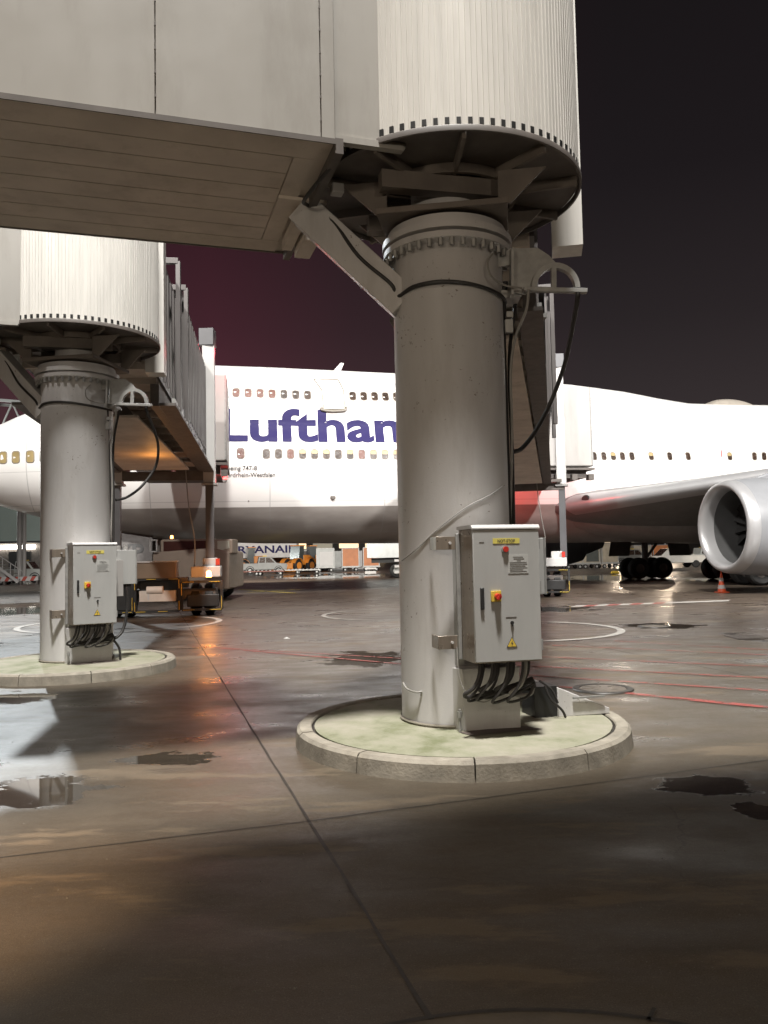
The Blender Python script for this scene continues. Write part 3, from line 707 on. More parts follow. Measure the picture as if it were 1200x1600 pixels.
    # tyre guard rails with yellow dashes
    for (x0, x1, z0, z1) in ((-1.65, -.75, .18, 1.05), (-.68, .55, .18, 1.10), (.62, 1.75, .20, 1.0)):
        m = MB(); yy = -.98
        for (p, q) in (((x0, z0), (x1, z0)), ((x1, z0), (x1, z1)), ((x1, z1), (x0, z1)), ((x0, z1), (x0, z0))): m.beam(bb(p[0], yy, p[1]), bb(q[0], yy, q[1]), .07, .07, up=(0, 1, 0))
        gd = B(m, 'guard_rail', BLACK, BG)
        m = MB(); yy = -1.02
        for (p, q) in (((x0, z0), (x1, z0)), ((x1, z0), (x1, z1)), ((x1, z1), (x0, z1)), ((x0, z1), (x0, z0))):
            l = math.hypot(q[0]-p[0], q[1]-p[1]); n = max(2, int(l/.3))
            for k in range(n):
                if k % 2 == 0:
                    m.beam(bb(p[0]+(q[0]-p[0])*(k+.1)/n, yy, p[1]+(q[1]-p[1])*(k+.1)/n), bb(p[0]+(q[0]-p[0])*(k+.95)/n, yy, p[1]+(q[1]-p[1])*(k+.95)/n), .012, .068, up=(0, 1, 0))
        B(m, 'yellow_dashes', YEL, BG)
    for x in (-1.35, -.95, .95, 1.35):
        m = MB(); m.lathe([(.18, -.14), (.40, -.15), (.47, -.10), (.47, .10), (.40, .15), (.18, .14)], bb(x, -.05, .47), 36, RM @ V((1, 0, 0)))
        wh = B(m, 'wheel', RUB, BG); m = MB(); m.lathe([(.001, -.10), (.14, -.10), (.19, -.13), (.19, .13), (.14, .10), (.001, .10)], bb(x, -.05, .47), 24, RM @ V((1, 0, 0))); B(m, 'rim', GALV, BG)
    m = MB(); m.box(bb(-1.2, -.72, .62), (.8, .36, .8), rz); m.box(bb(-.05, -.62, .75), (1.1, .2, .62), rz); m.box(bb(1.2, -.70, .45), (.9, .3, .35), rz); B(m, 'machinery_box', BLACK, BG, bevel=.02)
    m = MB(); m.box(bb(-.05, -.9, .62), (1.0, .35, .30), rz); m.cyl(bb(-.35, -1.0, .78), bb(.1, -1.0, .78), .12); B(m, 'motor', UNDER, BG)
    if tag_i == 2: flat_text('1', .30, bb(-.32, -1.08, .52), RM @ V((1, 0, 0)), (0, 0, 1), COLW, BG, T, bold=.01, name='number')
    # trailing hoses between column and tunnel
    m = MB(); m.tube([R_(Lm-.5, .7, -.5), R_(Lm-.6, .8, -1.6), R_(Lm-.5, .95, -2.6), bb(.9, -.2, 1.3)], .018); B(m, 'hose', CABLEG, BG)
    # ---- cab
    CB = thing_part(T, 'docking_cab'); (ccx, ccy), cwid, cdep, crz, (cz0, cz1) = cab
    RM2 = Matrix.Rotation(crz, 3, 'Z'); c0 = V((ccx, ccy, 0))
    def cc(x, y, z): return c0 + RM2 @ V((x, y, z))
    m = MB(); m.box(cc(0, 0, (cz0+cz1)/2), (cwid, cdep, cz1-cz0), crz); B(m, 'cab_shell', TWHITE, CB, bevel=.05)
    m = MB(); m.box(cc(0, 0, cz0-.10), (cwid+.02, cdep+.1, .09), crz); m.box(cc(0, 0, cz0-.30), (cwid-.5, cdep-.4, .3), crz)
    for k in range(5): m.box(cc(-cwid/2+.4+k*.7, -cdep/2+.2, cz0-.42), (.22, .3, .24), crz)
    B(m, 'cab_underframe', STEEL, CB)
    m = MB(); m.box(cc(0, cdep/2+.5, (cz0+cz1)/2-.15), (cwid-.4, 1.1, cz1-cz0-.2), crz)
    for k in range(5): m.box(cc(0, cdep/2+.15+k*.22, (cz0+cz1)/2-.15), (cwid-.22, .08, cz1-cz0-.02), crz)
    B(m, 'bellows', mat('bellows_grey', (.16, .15, .15), .7, var=.2), CB)
    m = MB(); m.box(cc(0, cdep/2-.1, cz0-.02), (cwid-.3, .1, .06), crz); B(m, 'sill', GALV, CB)
    m = MB(); m.box(cc(cwid/2-.06, -cdep/2-.02, (cz0+cz1)/2), (.05, .03, cz1-cz0-.1), crz); B(m, 'corner_strip', GALV, CB)
    for (bl, kind_) in beacon:
        m = MB(); m.lathe([(.001, .10), (.05, .09), (.065, .05), (.065, -.05), (.08, -.07)], bl, 20)
        B(m, 'beacon_lamp', REDG if kind_ == 'r' else AMBER)
    return T
def thing_part(T, name):
    o = bpy.data.objects.new(name, None); SC.collection.objects.link(o); o.parent = T; o.empty_display_size = .2; return o
FD = (-.955, -.296)
bridge(C1, 'large grey passenger bridge in the foreground, column in front of the wing root', FD, (5.15, 30.5), (4.2, 8.65),
       ((6.55, 33.2), 3.3, 3.2, .17, (5.05, 8.25)), (5.02, 4.75), .515, 1.62,
       [(V((5.0, 33.6, 4.05)), 'r')], 1)
bridge(C2, 'farther passenger bridge at the left with red beacon, docked at the forward door', FD, (-6.62, 24.0), (3.95, 8.15),
       ((-7.35, 29.2), 3.3, 3.6, .17, (5.05, 8.1)), (5.02, 4.78), .53, 1.36,
       [(V((-5.62, 28.3, 4.55)), 'r'), (at(304, 597, 25.6), 'r'), (V((-4.97, 22.6, 1.22)), 'a')], 2)
# light given off by the beacon lamps and working lights of the bridges
lamp('red_beacon_light', 'POINT', (-5.5, 28.0, 4.4), None, 40, (1, .05, .05), .08)
lamp('red_beacon_light', 'POINT', (-5.0, 27.0, 8.7), None, 90, (1, .06, .08), .08)
lamp('red_beacon_light', 'SPOT', (6.0, 33.2, 4.3), (6.6, 36.5, 4.5), 420, (1, .05, .04), .1, 130, .6)
lamp('amber_beacon_light', 'POINT', (-4.95, 22.35, 1.3), None, 24, (1, .33, .06), .06)
lamp('amber_work_light', 'POINT', (-5.75, 20.0, 3.9), None, 14, (1, .40, .08), .06)
# ================================================================== CONTROL CABINETS
def cabinet(label, loc, rz, k=1.0, second=False):
    t = thing('control_cabinet', label, 'electrical cabinet', loc, rz, 'control cabinets on the bridge columns')
    w, h, d = .56*k, 1.08*k, .36*k
    def B(m, n, mt, par=t, **q): return m.build(n, mt, par, **q)
    m = MB(); m.bx(-w/2, w/2, .022, d, .0, h); B(m, 'housing', CABS, bevel=.004)
    m = MB(); m.bx(-w/2-.004, w/2+.004, -.006, .02, .012, h-.012); door = B(m, 'door', CABG, bevel=.004)
    m = MB(); m.prism([(-w/2-.012, -.012, h-.006), (-w/2-.012, -.012, h+.004), (-w/2-.012, .01, h+.030), (-w/2-.012, d+.02, h+.030), (-w/2-.012, d+.02, h-.0), (-w/2-.012, .0, h-.0)], (w+.024, 0, 0)); B(m, 'rain_roof', COLW)
    m = MB(); m.bx(-w/2+.045, -w/2+.075, -.028, -.006, h*.40, h*.56); B(m, 'handle', BLACK, door, bevel=.004)
    m = MB(); m.bx(-.145*k, -.060*k, -.024, -.006, h*.455, h*.535); B(m, 'switch_plate', YEL, door, bevel=.003)
    m = MB(); m.cyl((-.095*k, -.024, h*.492), (-.095*k, -.062, h*.492), .027*k, .024*k, 20); m.box((-.095*k, -.066, h*.492), (.014, .016, .05*k), 0, 0, .5); B(m, 'rotary_knob', RED, door)
    m = MB(); m.cyl((-.01, -.006, h*.842), (-.01, -.03, h*.842), .024*k, .022*k, 18); B(m, 'stop_button', RED, door)
    m = MB(); m.cyl((-.012, -.006, h*.842), (-.012, -.016, h*.842), .031*k, n=18); B(m, 'button_collar', GALV, door)
    m = MB(); m.bx(-.115*k, .115*k, -.0095, -.006, h*.885, h*.925)
    lb = B(m, 'yellow_label', LYEL, door)
    vs, fs = text_mesh('NOT-STOP', .036*k, .0008, .15*k); m = MB(); m.add([(v.x-.075*k, -.0115, v.y+h*.893) for v in vs], fs); B(m, 'lettering', INK, door)
    m = MB(); m.bx(.0+.01, .0+.185*k, -.0095, -.006, h*.66, h*.80); B(m, 'notice_plate', CUP, door)
    m = MB(); z = h*.787
    for i, (a, b) in enumerate(((.05, .14), (.055, .15), (.08, .12), (.02, .17), (.02, .175), (.02, .16), (.02, .175), (.02, .14), (.02, .17))):
        m.bx(a*k+.005, b*k, -.0115, -.0095, z-.005*k, z); z -= .0145*k
    B(m, 'notice_lines', mat('faded_ink', (.24, .24, .235), .6), door)
    m = MB(); m.bx(-w/2+.05, -w/2+.09, -.0085, -.006, h*.895, h*.900); m.bx(-.02, .07*k, -.0085, -.006, h*.333, h*.338); B(m, 'small_print', STEEL, door)
    m = MB(); m.cyl((.03*k, -.006, h*.295), (.03*k, -.02, h*.295), .014, n=14); m.box((.03*k, -.022, h*.287), (.010, .012, .04), 0); B(m, 'key_lock', BLACK, door)
    tx = .025*k; m = MB(); m.prism([(tx-.045*k, -.0095, h*.115), (tx+.045*k, -.0095, h*.115), (tx, -.0095, h*.19)], (0, .003, 0)); B(m, 'triangle_border', INK, door)
    m = MB(); m.prism([(tx-.038*k, -.0115, h*.1185), (tx+.038*k, -.0115, h*.1185), (tx, -.0115, h*.182)], (0, .002, 0)); B(m, 'warning_triangle', YEL, door)
    m = MB(); m.prism([(tx+.004, -.013, h*.163), (tx-.009, -.013, h*.142), (tx-.001, -.013, h*.144), (tx-.003, -.013, h*.123), (tx+.010, -.013, h*.147), (tx+.002, -.013, h*.145)], (0, .002, 0)); B(m, 'flash_mark', INK, door)
    m = MB(); m.bx(w/2+.002, w/2+.016, -.003, .018, h*.50, h*.60); m.bx(w/2+.002, w/2+.016, -.003, .018, h*.08, h*.16); m.bx(w/2+.002, w/2+.016, -.003, .018, h*.84, h*.92); B(m, 'hinges', GALV)
    # mounting rail and straps
    m = MB(); m.bx(-w/2-.035, -w/2-.001, d-.03, d+.0, -.0, h-.03); B(m, 'mounting_rail', GALV, bevel=.003)
    for z in (.90, .13):
        m = MB(); m.bx(-w/2-.20*k, -w/2-.02, d+.002, d+.02, h*z-.055*k, h*z+.055*k); m.bx(-w/2-.20*k, -w/2-.185*k, d+.02, d+.20, h*z-.055*k, h*z+.055*k)
        B(m, 'mounting_strap', CABS, bevel=.002)
    for z in (.90, .13): m = MB(); m.cyl((-w/2-.08*k, d+.002, h*z), (-w/2-.08*k, d-.014, h*z), .012, n=8); B(m, 'bolt', COLW)
    # cables from the bottom of the cabinet
    n = 11
    for i in range(n):
        x = -w/2+.07+(w-.12)*i/(n-1); yb = .10+.05*math.sin(i*2.1)
        m = MB(); l = .26+.03*math.sin(i*1.7)
        m.tube([(x, yb, .01), (x-.01, yb, -.10), (x-.06, yb-.01, -l*.75), (x-.13, yb+.03, -l-.02*(i % 3)), (x-.02+.1*(i/n), yb+.07, -l-.02), (w/2-.0, yb+.10, -l*.72)], .012+.004*(i % 3 == 0), 7)
        B(m, 'cable', CABLE if i != 9 else CABLEG)
    m = MB(); m.tube([(-w/2-.04, d, .10), (-w/2-.03, d-.02, -.16), (-w/2+.04, d-.05, -.31), (-w/2+.14, d-.1, -.35), (-w/2+.22, d-.1, -.33)], .005, 6); B(m, 'thin_wire', CABLEG)
    # small side box
    bw = .19*k; x0 = w/2+(.0 if not second else .015)
    m = MB(); m.bx(x0+.02, x0+.02+bw+(.16 if second else 0), d-.02, d+.16, h*.48, h*.93); sb = B(m, 'side_box', CABG, bevel=.006)
    m = MB(); m.bx(x0+.02+bw+(.16 if second else 0)-.012, x0+.02+bw+(.16 if second else 0)+.006, d-.03, d+.16, h*.48, h*.93); B(m, 'side_box_edge', GALV, sb)
    if second:
        m = MB(); m.bx(x0+.03, x0+.15, d-.16, d-.025, h*.33, h*.80); B(m, 'relay_box', TWHITE, bevel=.004)
        m = MB(); m.cyl((x0+.13, d+.05, h*.93), (x0+.13, d+.05, h*.99), .035); m.cyl((x0+.24, d+.05, h*.93), (x0+.24, d+.05, h*.99), .035); B(m, 'cable_glands', TWHITE)
        m = MB(); m.tube([(x0+.22, d+.02, h*.48), (x0+.25, d, .2), (x0+.16, d-.05, -.15), (x0-.02, d-.1, -.28)], .022); m.tube([(x0+.0, d-.1, -.25), (x0+.10, d-.1, -.4), (x0+.12, d-.1, -.62)], .018); B(m, 'side_cable', CABLE)
    else:
        m = MB()
        for q in (0, .03, .075): m.tube([(x0+.06+q, d+.05, h*.48), (x0+.07+q, d+.04, h*.38), (x0+.02+q*.5, d+.02, h*.27), (x0-.02, d, h*.15)], .011)
        B(m, 'side_cable', CABLE)
    return t
pc = at(735, 840, 6.42); k1 = 15
rz1 = math.radians(13)
p0 = at(744, 1038, 6.42); w1 = .56
cen = V((p0.x, p0.y, p0.z)) + Matrix.Rotation(rz1, 3, 'Z') @ V((w1/2, 0, 0))
cabinet('large grey cabinet with yellow NOT-STOP label, red knob and hanging cables on the right column', cen, rz1)
p0 = at(114, 978, 11.55); rz2 = math.radians(33)
cen2 = V(p0) + Matrix.Rotation(rz2, 3, 'Z') @ V((w1*1.1/2, 0, 0))
cabinet('smaller looking grey cabinet on the far left column with a side box at its right', cen2, rz2, 1.08, True)
# cable cover on the column foot, thin wire, housing beside it
def column_foot(C, RC, dx, label, w=.52, rz=math.radians(9), upper=True):
    q_ = Matrix.Rotation(rz, 3, 'Z') @ V((dx, -RC-.02, 0))
    t = thing('cable_cover', label, 'cable cover', (C.x+q_.x, C.y+q_.y, .155), rz, 'sheet covers at the column feet')
    m = MB(); m.prism([(-w/2-.05, .06, 0), (-w/2+.02, -.055, 0), (w/2, -.055, 0), (w/2, .3, 0), (-w/2-.05, .3, 0)], (0, 0, .52)); m.build('lower_box', PYL, t, bevel=.004)
    m = MB(); m.prism([(-w/2-.05, .10, .54), (-w/2+.0, .0, .54), (w/2-.05, .0, .54), (w/2-.05, .25, .54), (-w/2-.05, .25, .54)], (0, 0, 1.0 if upper else .12)); m.build('upper_sheet', CABG, t, bevel=.004)
    m = MB(); m.cyl((-w/2-.02, -.075, .0), (-w/2-.02, -.075, .19), .013); m.cyl((-w/2-.02, -.075, .12), (-w/2-.02, -.075, .17), .02); m.build('drain_pipe', GALV, t)
    m = MB(); m.add([(-.22, -.26, .006), (.42, -.16, .006), (.30, .0, .006), (-.30, -.10, .006)], [(0, 1, 2, 3)]); m.build('shadow_patch', mat('patch_shadow', (.09, .07, .06), .7), t)  # dark sheet standing in for the cabinet's shadow on the island
    return t
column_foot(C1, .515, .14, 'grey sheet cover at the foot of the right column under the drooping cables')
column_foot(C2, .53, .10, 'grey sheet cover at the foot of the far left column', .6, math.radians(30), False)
t = thing('cable_pit', 'black cable pit with sloping grey lid on the kerb island right of the column', 'cable pit', (1.32, 7.62, .15), .25)
m = MB(); m.bx(-.06, .16, -.28, .0, .0, .28); m.build('opening', BLACK, t)
m = MB(); m.prism([(.16, -.30, .0), (.16, -.30, .27), (.68, -.30, .05), (.68, -.30, .0)], (0, .5, 0)); m.build('lid', PYL, t, bevel=.006)
m = MB(); m.bx(.30, .62, -.33, -.31, .16, .175); m.build('lid_rail', GALV, t)
m = MB(); m.tube([(.02, -.33, .30), (.06, -.36, .18), (.16, -.37, .08), (.2, -.36, .01)], .012); m.tube([(-.02, -.3, .34), (.08, -.34, .26), (.13, -.36, .14)], .010); m.build('cable_end', CABLE, t)
def band_wire(C, RC, pts, label, name='wire', r=.005):
    m = MB(); m.tube(pts, r, 6); o = m.build(name, CABLEG); tag(o, label, 'wire'); return o
def on_col(C, RC, px, z):
    d = ray(px, 900); best = None
    for k in range(400):
        a = PI+PI*k/400; p = V((C.x+RC*math.cos(a), C.y+RC*math.sin(a), z)); q = p-EYE; u_ = 600+FPX*q.dot(CR)/q.dot(CF)
        if best is None or abs(u_-px) < best[0]: best = (abs(u_-px), p)
    return best[1]
RW = .524
band_wire(C1, .5, [on_col(C1, RW, 628, 1.60), on_col(C1, RW, 650, 1.70), on_col(C1, RW, 690, 1.90), on_col(C1, RW, 730, 2.06), on_col(C1, RW, 765, 2.16), on_col(C1, RW, 788, 2.26)], 'thin pale wire slanting across the big column above the cabinet')
band_wire(C1, .5, [on_col(C1, RW, 630, .50), on_col(C1, RW+.02, 636, .465), on_col(C1, RW+.02, 650, .45), on_col(C1, RW, 658, .455), on_col(C1, RW-.01, 658, .42)], 'short pale hook of wire low on the left side of the big column', r=.009)
# ================================================================== AIRLINER
TH = math.radians(9.8); S0 = V((-15, 32.9, 0)) + V((-math.sin(TH), math.cos(TH), 0))*3.22
AC = thing('airliner', 'white four engined double deck airliner with blue titles and grey belly parked at the bridges', 'aircraft', S0, TH)
_d = V((math.cos(TH), math.sin(TH), 0)); _n = V((-math.sin(TH), math.cos(TH), 0))
def sz(x, y, q):
    v = ray(x, y); o = S0-_n*q; t = ((o-EYE).dot(_n))/v.dot(_n); p = EYE+v*t; return (p-S0).dot(_d), p.z
#        s     zb    zt    w     rB
PR = [(-3.45, 5.35, 5.45, .05, .05), (-3.3, 5.0, 5.85, .5, .45), (-2.8, 4.62, 6.75, 1.15, 1.0), (-1.7, 4.22, 7.80, 1.85, 1.6), (0, 3.68, 8.62, 2.42, 1.95), (1.2, 3.36, 9.3, 2.68, 2.1),
      (2.6, 3.05, 10.0, 2.9, 2.25), (4.5, 2.72, 10.5, 3.08, 2.42), (7, 2.46, 10.72, 3.2, 2.55), (10, 2.33, 10.68, 3.25, 2.62), (14, 2.26, 10.57, 3.25, 2.64), (20, 2.18, 10.40, 3.25, 2.66),
      (23, 2.12, 10.26, 3.25, 2.68), (25.5, 2.1, 10.08, 3.25, 2.72), (28, 2.1, 9.80, 3.25, 2.8), (30, 2.1, 9.45, 3.25, 2.95), (31.6, 2.1, 9.22, 3.25, 3.1), (34, 2.1, 9.18, 3.25, 3.2), (44, 2.15, 9.2, 3.25, 3.2),
      (50, 2.5, 9.2, 3.15, 3.0), (57, 3.7, 9.15, 2.6, 2.5), (64, 5.4, 9.0, 1.7, 1.6), (70, 7.0, 8.7, .6, .6)]
def prf(s):
    if s <= PR[0][0]: return PR[0][1:]
    for a, b in zip(PR, PR[1:]):
        if a[0] <= s <= b[0]:
            t = (s-a[0])/(b[0]-a[0]); return tuple(x+(y-x)*t for x, y in zip(a[1:], b[1:]))
    return PR[-1][1:]
def halfw(s, z):
    zb, zt, w, rB = prf(s); hA = min(w, (zt-zb)/2); hB = min(rB, (zt-zb)/2); r = 0
    for (c, a, b) in ((zb+hA, w, hA), (zt-hB, rB, hB)):
        u = (z-c)/b
        if abs(u) < 1: r = max(r, a*math.sqrt(1-u*u))
    # straight blend between the two lobes
    return r
def hw_s(s, z):
    return (halfw(s, z-.25)+halfw(s, z+.25)+halfw(s, z)*2)/4 if prf(s)[0]+.6 < z < prf(s)[1]-.6 else halfw(s, z)
BV = []
def surf(s, z, off=0, side=-1):
    if BV:
        l, nn_, i_, d_ = BV[0].ray_cast(V((s, side*9, z)), V((0, -side, 0)))
        if l is not None:
            return l + (nn_ if nn_.y*side > 0 else -nn_)*off
    y = hw_s(s, z); dz = .05; g = (hw_s(s, z+dz)-hw_s(s, z-dz))/(2*dz); nrm = V((0, 1, -g)).normalized()
    return V((s, side*(y+nrm.y*off), z+nrm.z*off))
stations = []
s = -3.45
while s < 70:
    stations.append(s); s += .18 if s < 0 else (.45 if s < 46 else 1.2)
NZ = 34; m = MB(); v = []; f = []
for s in stations:
    zb, zt, w, rB = prf(s); pr = []
    for j in range(NZ+1):
        t = j/NZ; z = zb+(zt-zb)*(.5-.5*math.cos(PI*t)); pr.append((hw_s(s, z) if 0 < j < NZ else 0, z))
    v += [(s, -y, z) for (y, z) in pr] + [(s, y, z) for (y, z) in reversed(pr[1:-1])]
q = 2*NZ
for i in range(len(stations)-1):
    for j in range(q): f.append((i*q+j, i*q+(j+1) % q, (i+1)*q+(j+1) % q, (i+1)*q+j))
f += [tuple(range(q)), tuple((len(stations)-1)*q+j for j in range(q))]
def fus_mat():
    m = bpy.data.materials.new('aircraft_paint'); m.use_nodes = True; N, L = m.node_tree.nodes, m.node_tree.links; b = N['Principled BSDF']
    t = N.new('ShaderNodeTexCoord'); sp = N.new('ShaderNodeSeparateXYZ'); L.new(t.outputs['Object'], sp.inputs[0])
    n = N.new('ShaderNodeTexNoise'); n.inputs['Scale'].default_value = .8; n.inputs['Detail'].default_value = 8; mp = N.new('ShaderNodeMapping'); mp.inputs['Scale'].default_value = (.6, 1, 1.6); L.new(t.outputs['Object'], mp.inputs[0]); L.new(mp.outputs[0], n.inputs[0])
    r = N.new('ShaderNodeMapRange'); L.new(sp.outputs['Z'], r.inputs[0]); r.inputs[1].default_value = 3.87; r.inputs[2].default_value = 3.89
    w = N.new('ShaderNodeValToRGB'); L.new(n.outputs[0], w.inputs[0]); w.color_ramp.elements[0].color = (.74, .73, .71, 1); w.color_ramp.elements[1].color = (.84, .83, .81, 1)
    g = N.new('ShaderNodeValToRGB'); L.new(n.outputs[0], g.inputs[0]); g.color_ramp.elements[0].color = (.22, .20, .185, 1); g.color_ramp.elements[1].color = (.34, .32, .30, 1); g.color_ramp.elements[0].position = .3; g.color_ramp.elements[1].position = .7
    x = N.new('ShaderNodeMix'); x.data_type = 'RGBA'; L.new(r.outputs[0], x.inputs[0]); L.new(g.outputs[0], x.inputs[6]); L.new(w.outputs[0], x.inputs[7])
    # skin lap joints every few metres
    wv = N.new('ShaderNodeMath'); wv.operation = 'FRACT'; dv_ = N.new('ShaderNodeMath'); dv_.operation = 'DIVIDE'; dv_.inputs[1].default_value = 5.1; L.new(sp.outputs['X'], dv_.inputs[0]); L.new(dv_.outputs[0], wv.inputs[0])
    lt0 = N.new('ShaderNodeMath'); lt0.operation = 'LESS_THAN'; lt0.inputs[1].default_value = .009; L.new(wv.outputs[0], lt0.inputs[0])
    dz_ = N.new('ShaderNodeMath'); dz_.operation = 'DIVIDE'; dz_.inputs[1].default_value = 1.37; L.new(sp.outputs['Z'], dz_.inputs[0]); fz = N.new('ShaderNodeMath'); fz.operation = 'FRACT'; L.new(dz_.outputs[0], fz.inputs[0])
    lz = N.new('ShaderNodeMath'); lz.operation = 'LESS_THAN'; lz.inputs[1].default_value = .018; L.new(fz.outputs[0], lz.inputs[0])
    lt = N.new('ShaderNodeMath'); lt.operation = 'MAXIMUM'; L.new(lt0.outputs[0], lt.inputs[0]); L.new(lz.outputs[0], lt.inputs[1])
    ml = N.new('ShaderNodeMath'); ml.operation = 'MULTIPLY'; ml.inputs[1].default_value = .45; L.new(lt.outputs[0], ml.inputs[0])
    y = N.new('ShaderNodeMix'); y.data_type = 'RGBA'; L.new(ml.outputs[0], y.inputs[0]); L.new(x.outputs[2], y.inputs[6]); y.inputs[7].default_value = (.3, .3, .3, 1)
    L.new(y.outputs[2], b.inputs['Base Color']); b.inputs['Roughness'].default_value = .32; b.inputs['Coat Weight'].default_value = .2
    return m
FUS = fus_mat()
m.add(v, f).build('fuselage', FUS, AC, sharp=60)
from mathutils.bvhtree import BVHTree
FSE = [c for c in bpy.data.objects if c.name == 'fuselage'][0]
BV.append(BVHTree.FromPolygons([p.co.copy() for p in FSE.data.vertices], [tuple(p.vertices) for p in FSE.data.polygons]))
# windows
PANE = mat('window_dark', (.045, .028, .02), .25, var=.5, scale=3)
PANER = mat('window_reddish', (.13, .045, .03), .25, var=.3, scale=3)
SHADE = mat('window_shade', (.34, .26, .12), .4, var=.2, scale=2)
FRM = mat('window_frame', (.22, .20, .17), .4, var=.06)
def rrect(w, h, r, n=5):
    P = []
    for (cx, cy, a) in ((w-r, h-r, 0), (-w+r, h-r, 90), (-w+r, -h+r, 180), (w-r, -h+r, 270)):
        for k in range(n+1):
            t = math.radians(a+90*k/n); P.append((cx+r*math.cos(t), cy+r*math.sin(t)))
    return P
def window(s, z, kind=0, w=.135, h=.20):
    o = MB(); a = rrect(w+.035, h+.035, .12); b = rrect(w, h, .10); n = len(a); vs = []
    for (x, y) in a: vs.append(surf(s+x, z+y, .004))
    for (x, y) in b: vs.append(surf(s+x, z+y, .016))
    fs = [(i, (i+1) % n, n+(i+1) % n, n+i) for i in range(n)]
    fr = o.add(vs, fs).build('window', FRM, AC)
    o = MB(); vs = [surf(s+x, z+y, .010) for (x, y) in b]; o.add(vs, [tuple(range(n))]); o.build('pane', (PANE, PANER, SHADE)[0 if kind in (0, 3) else (1 if kind == 1 else 2)], fr)
    if kind == 3:
        o = MB(); c = [(x, y) for (x, y) in rrect(w, h*.45, .06)]; o.add([surf(s+x, z+y+h*.5, .014) for (x, y) in c], [tuple(range(len(c)))]); o.build('shade', SHADE, fr)
zu, zm = 8.98, 6.14
for k in range(7): window(8.80+.528*k, 9.0-.012*k, 1 if k < 4 else 0)
for k in range(7): window(14.02+.505*k, 8.92, 0)
for k in range(5): window(5.9+.53*k, 9.02, 1)
for s in (-.98, -.42, .2, .78, 1.35, 1.9): window(s, 6.13, 2, .15, .24)
kinds = [0, 0, 1, 3, 3, 3, 0, 3, 1, 3, 3, 3, 0, 3]
for k in range(14): window(10.08+.525*k, 6.18-.003*k, kinds[k])
window(8.98, 6.2, 1, .14, .22)
for k, s in enumerate((24.73, 25.27, 25.75, 26.22, 26.68, 27.16, 28.14, 29.09, 30.04, 32.22, 33.52, 34.03, 34.55, 35.1)): window(s, 6.10, 0 if k % 3 else 3, .11, .18)
# blue titles laid on the skin
def skin_text(txt, s0, z0, height, width, mt, bold, name, cuts):
    vs, fs = text_mesh(txt, height, bold, width, cuts)
    m = MB(); m.add([surf(s0+p.x, z0+p.y, .02) for p in vs], fs); return m.build(name, mt, AC, sharp=80)
# letter run fitted so that u starts at s=9.31 and n ends past the column
skin_text('L', 8.16, 6.78, 2.08, 1.14, BLUE, .060, 'title_lettering', .09)
skin_text('ufthansa', 9.38, 6.78, 2.08, 9.15, BLUE, .060, 'title_lettering', .09)
skin_text('Boeing 747-8', 8.25, 5.45, .27, 1.42, INK, .002, 'small_lettering', .2)
skin_text('Nordrhein-Westfalen', 8.19, 5.16, .27, 2.26, INK, .002, 'small_lettering', .2)
# upper deck door: outline, sill and blade aerial
def outline(corners, t, name, mt):
    m = MB(); n = len(corners)
    for i in range(n):
        a, b = corners[i], corners[(i+1) % n]; L_ = math.hypot(b[0]-a[0], b[1]-a[1]); k = max(2, int(L_/.15)); pts = [surf(a[0]+(b[0]-a[0])*j/k, a[1]+(b[1]-a[1])*j/k, .015) for j in range(k+1)]
        m.tube(pts, t, 6, smooth=False)
    return m.build(name, mt, AC)
outline([(12.30, 9.78), (13.42, 9.78), (13.62, 9.2), (13.62, 8.28), (12.66, 8.28), (12.62, 9.2)], .03, 'upper_door_outline', FRM)
m = MB(); m.tube([surf(12.56, 8.32, .05), surf(12.62, 8.22, .07), surf(13.1, 8.17, .07), surf(13.62, 8.22, .07), surf(13.70, 8.38, .05)], .06, 8); m.build('upper_door_sill', FRM, AC)
m = MB(); m.box(surf(12.95, 9.05, .02), (.05, .03, .28), 0); m.build('door_handle', FRM, AC)
m = MB(); m.prism([(13.35, -.03, 10.55), (13.75, -.03, 10.55), (13.95, -.03, 11.02), (13.78, -.03, 11.04)], (0, .06, 0)); m.build('blade_aerial', COLW, AC)
for (s0, s1, zz0, zz1) in ((7.2, 8.35, 4.95, 6.95), (21.0, 22.2, 4.95, 6.95), (31.75, 32.65, 5.05, 6.75)):
    outline([(s0, zz0), (s1, zz0), (s1, zz1), (s0, zz1)], .012, 'door_outline', FRM)
m = MB(); m.box(surf(31.8, 6.15, .01), (.04, .02, .5)); m.build('door_marking', RED, AC)
m = MB(); m.lathe([(.001, .02), (.10, .015), (.12, 0)], surf(12.98, 4.28, .0), 20, (0, -1, 0)); m.build('pressure_port', STEEL, AC)
m = MB(); m.lathe([(.001, .02), (.03, .015), (.035, 0)], surf(9.3, 4.14, .0), 12, (0, -1, 0)); m.build('small_port', STEEL, AC)
m = MB(); v = []; f = []
for i in range(17):
    for j in range(13):
        u = -1+i/8; w_ = -1+j/6; r = max(0, 1-u*u); v.append((34.15+u*1.25, w_*.8, 8.98+.48*math.sqrt(r)*math.sqrt(max(0, 1-w_*w_))+.05))
for i in range(16):
    for j in range(12): f.append((i*13+j, i*13+j+1, (i+1)*13+j+1, (i+1)*13+j))
m.add(v, f).build('radome', mat('radome_cream', (.30, .27, .23), .5), AC)
# cockpit glazing
m = MB()
for (a0_, a1_, z0_, z1_) in ((1.35, 1.85, 8.25, 8.75), (1.95, 2.5, 8.35, 8.85)):
    m.add([surf(a0_, z0_, .01), surf(a1_, z0_+.03, .01), surf(a1_+.05, z1_, .01), surf(a0_+.2, z1_-.05, .01)], [(0, 1, 2, 3)])
m.build('cockpit_glazing', PANE, AC)
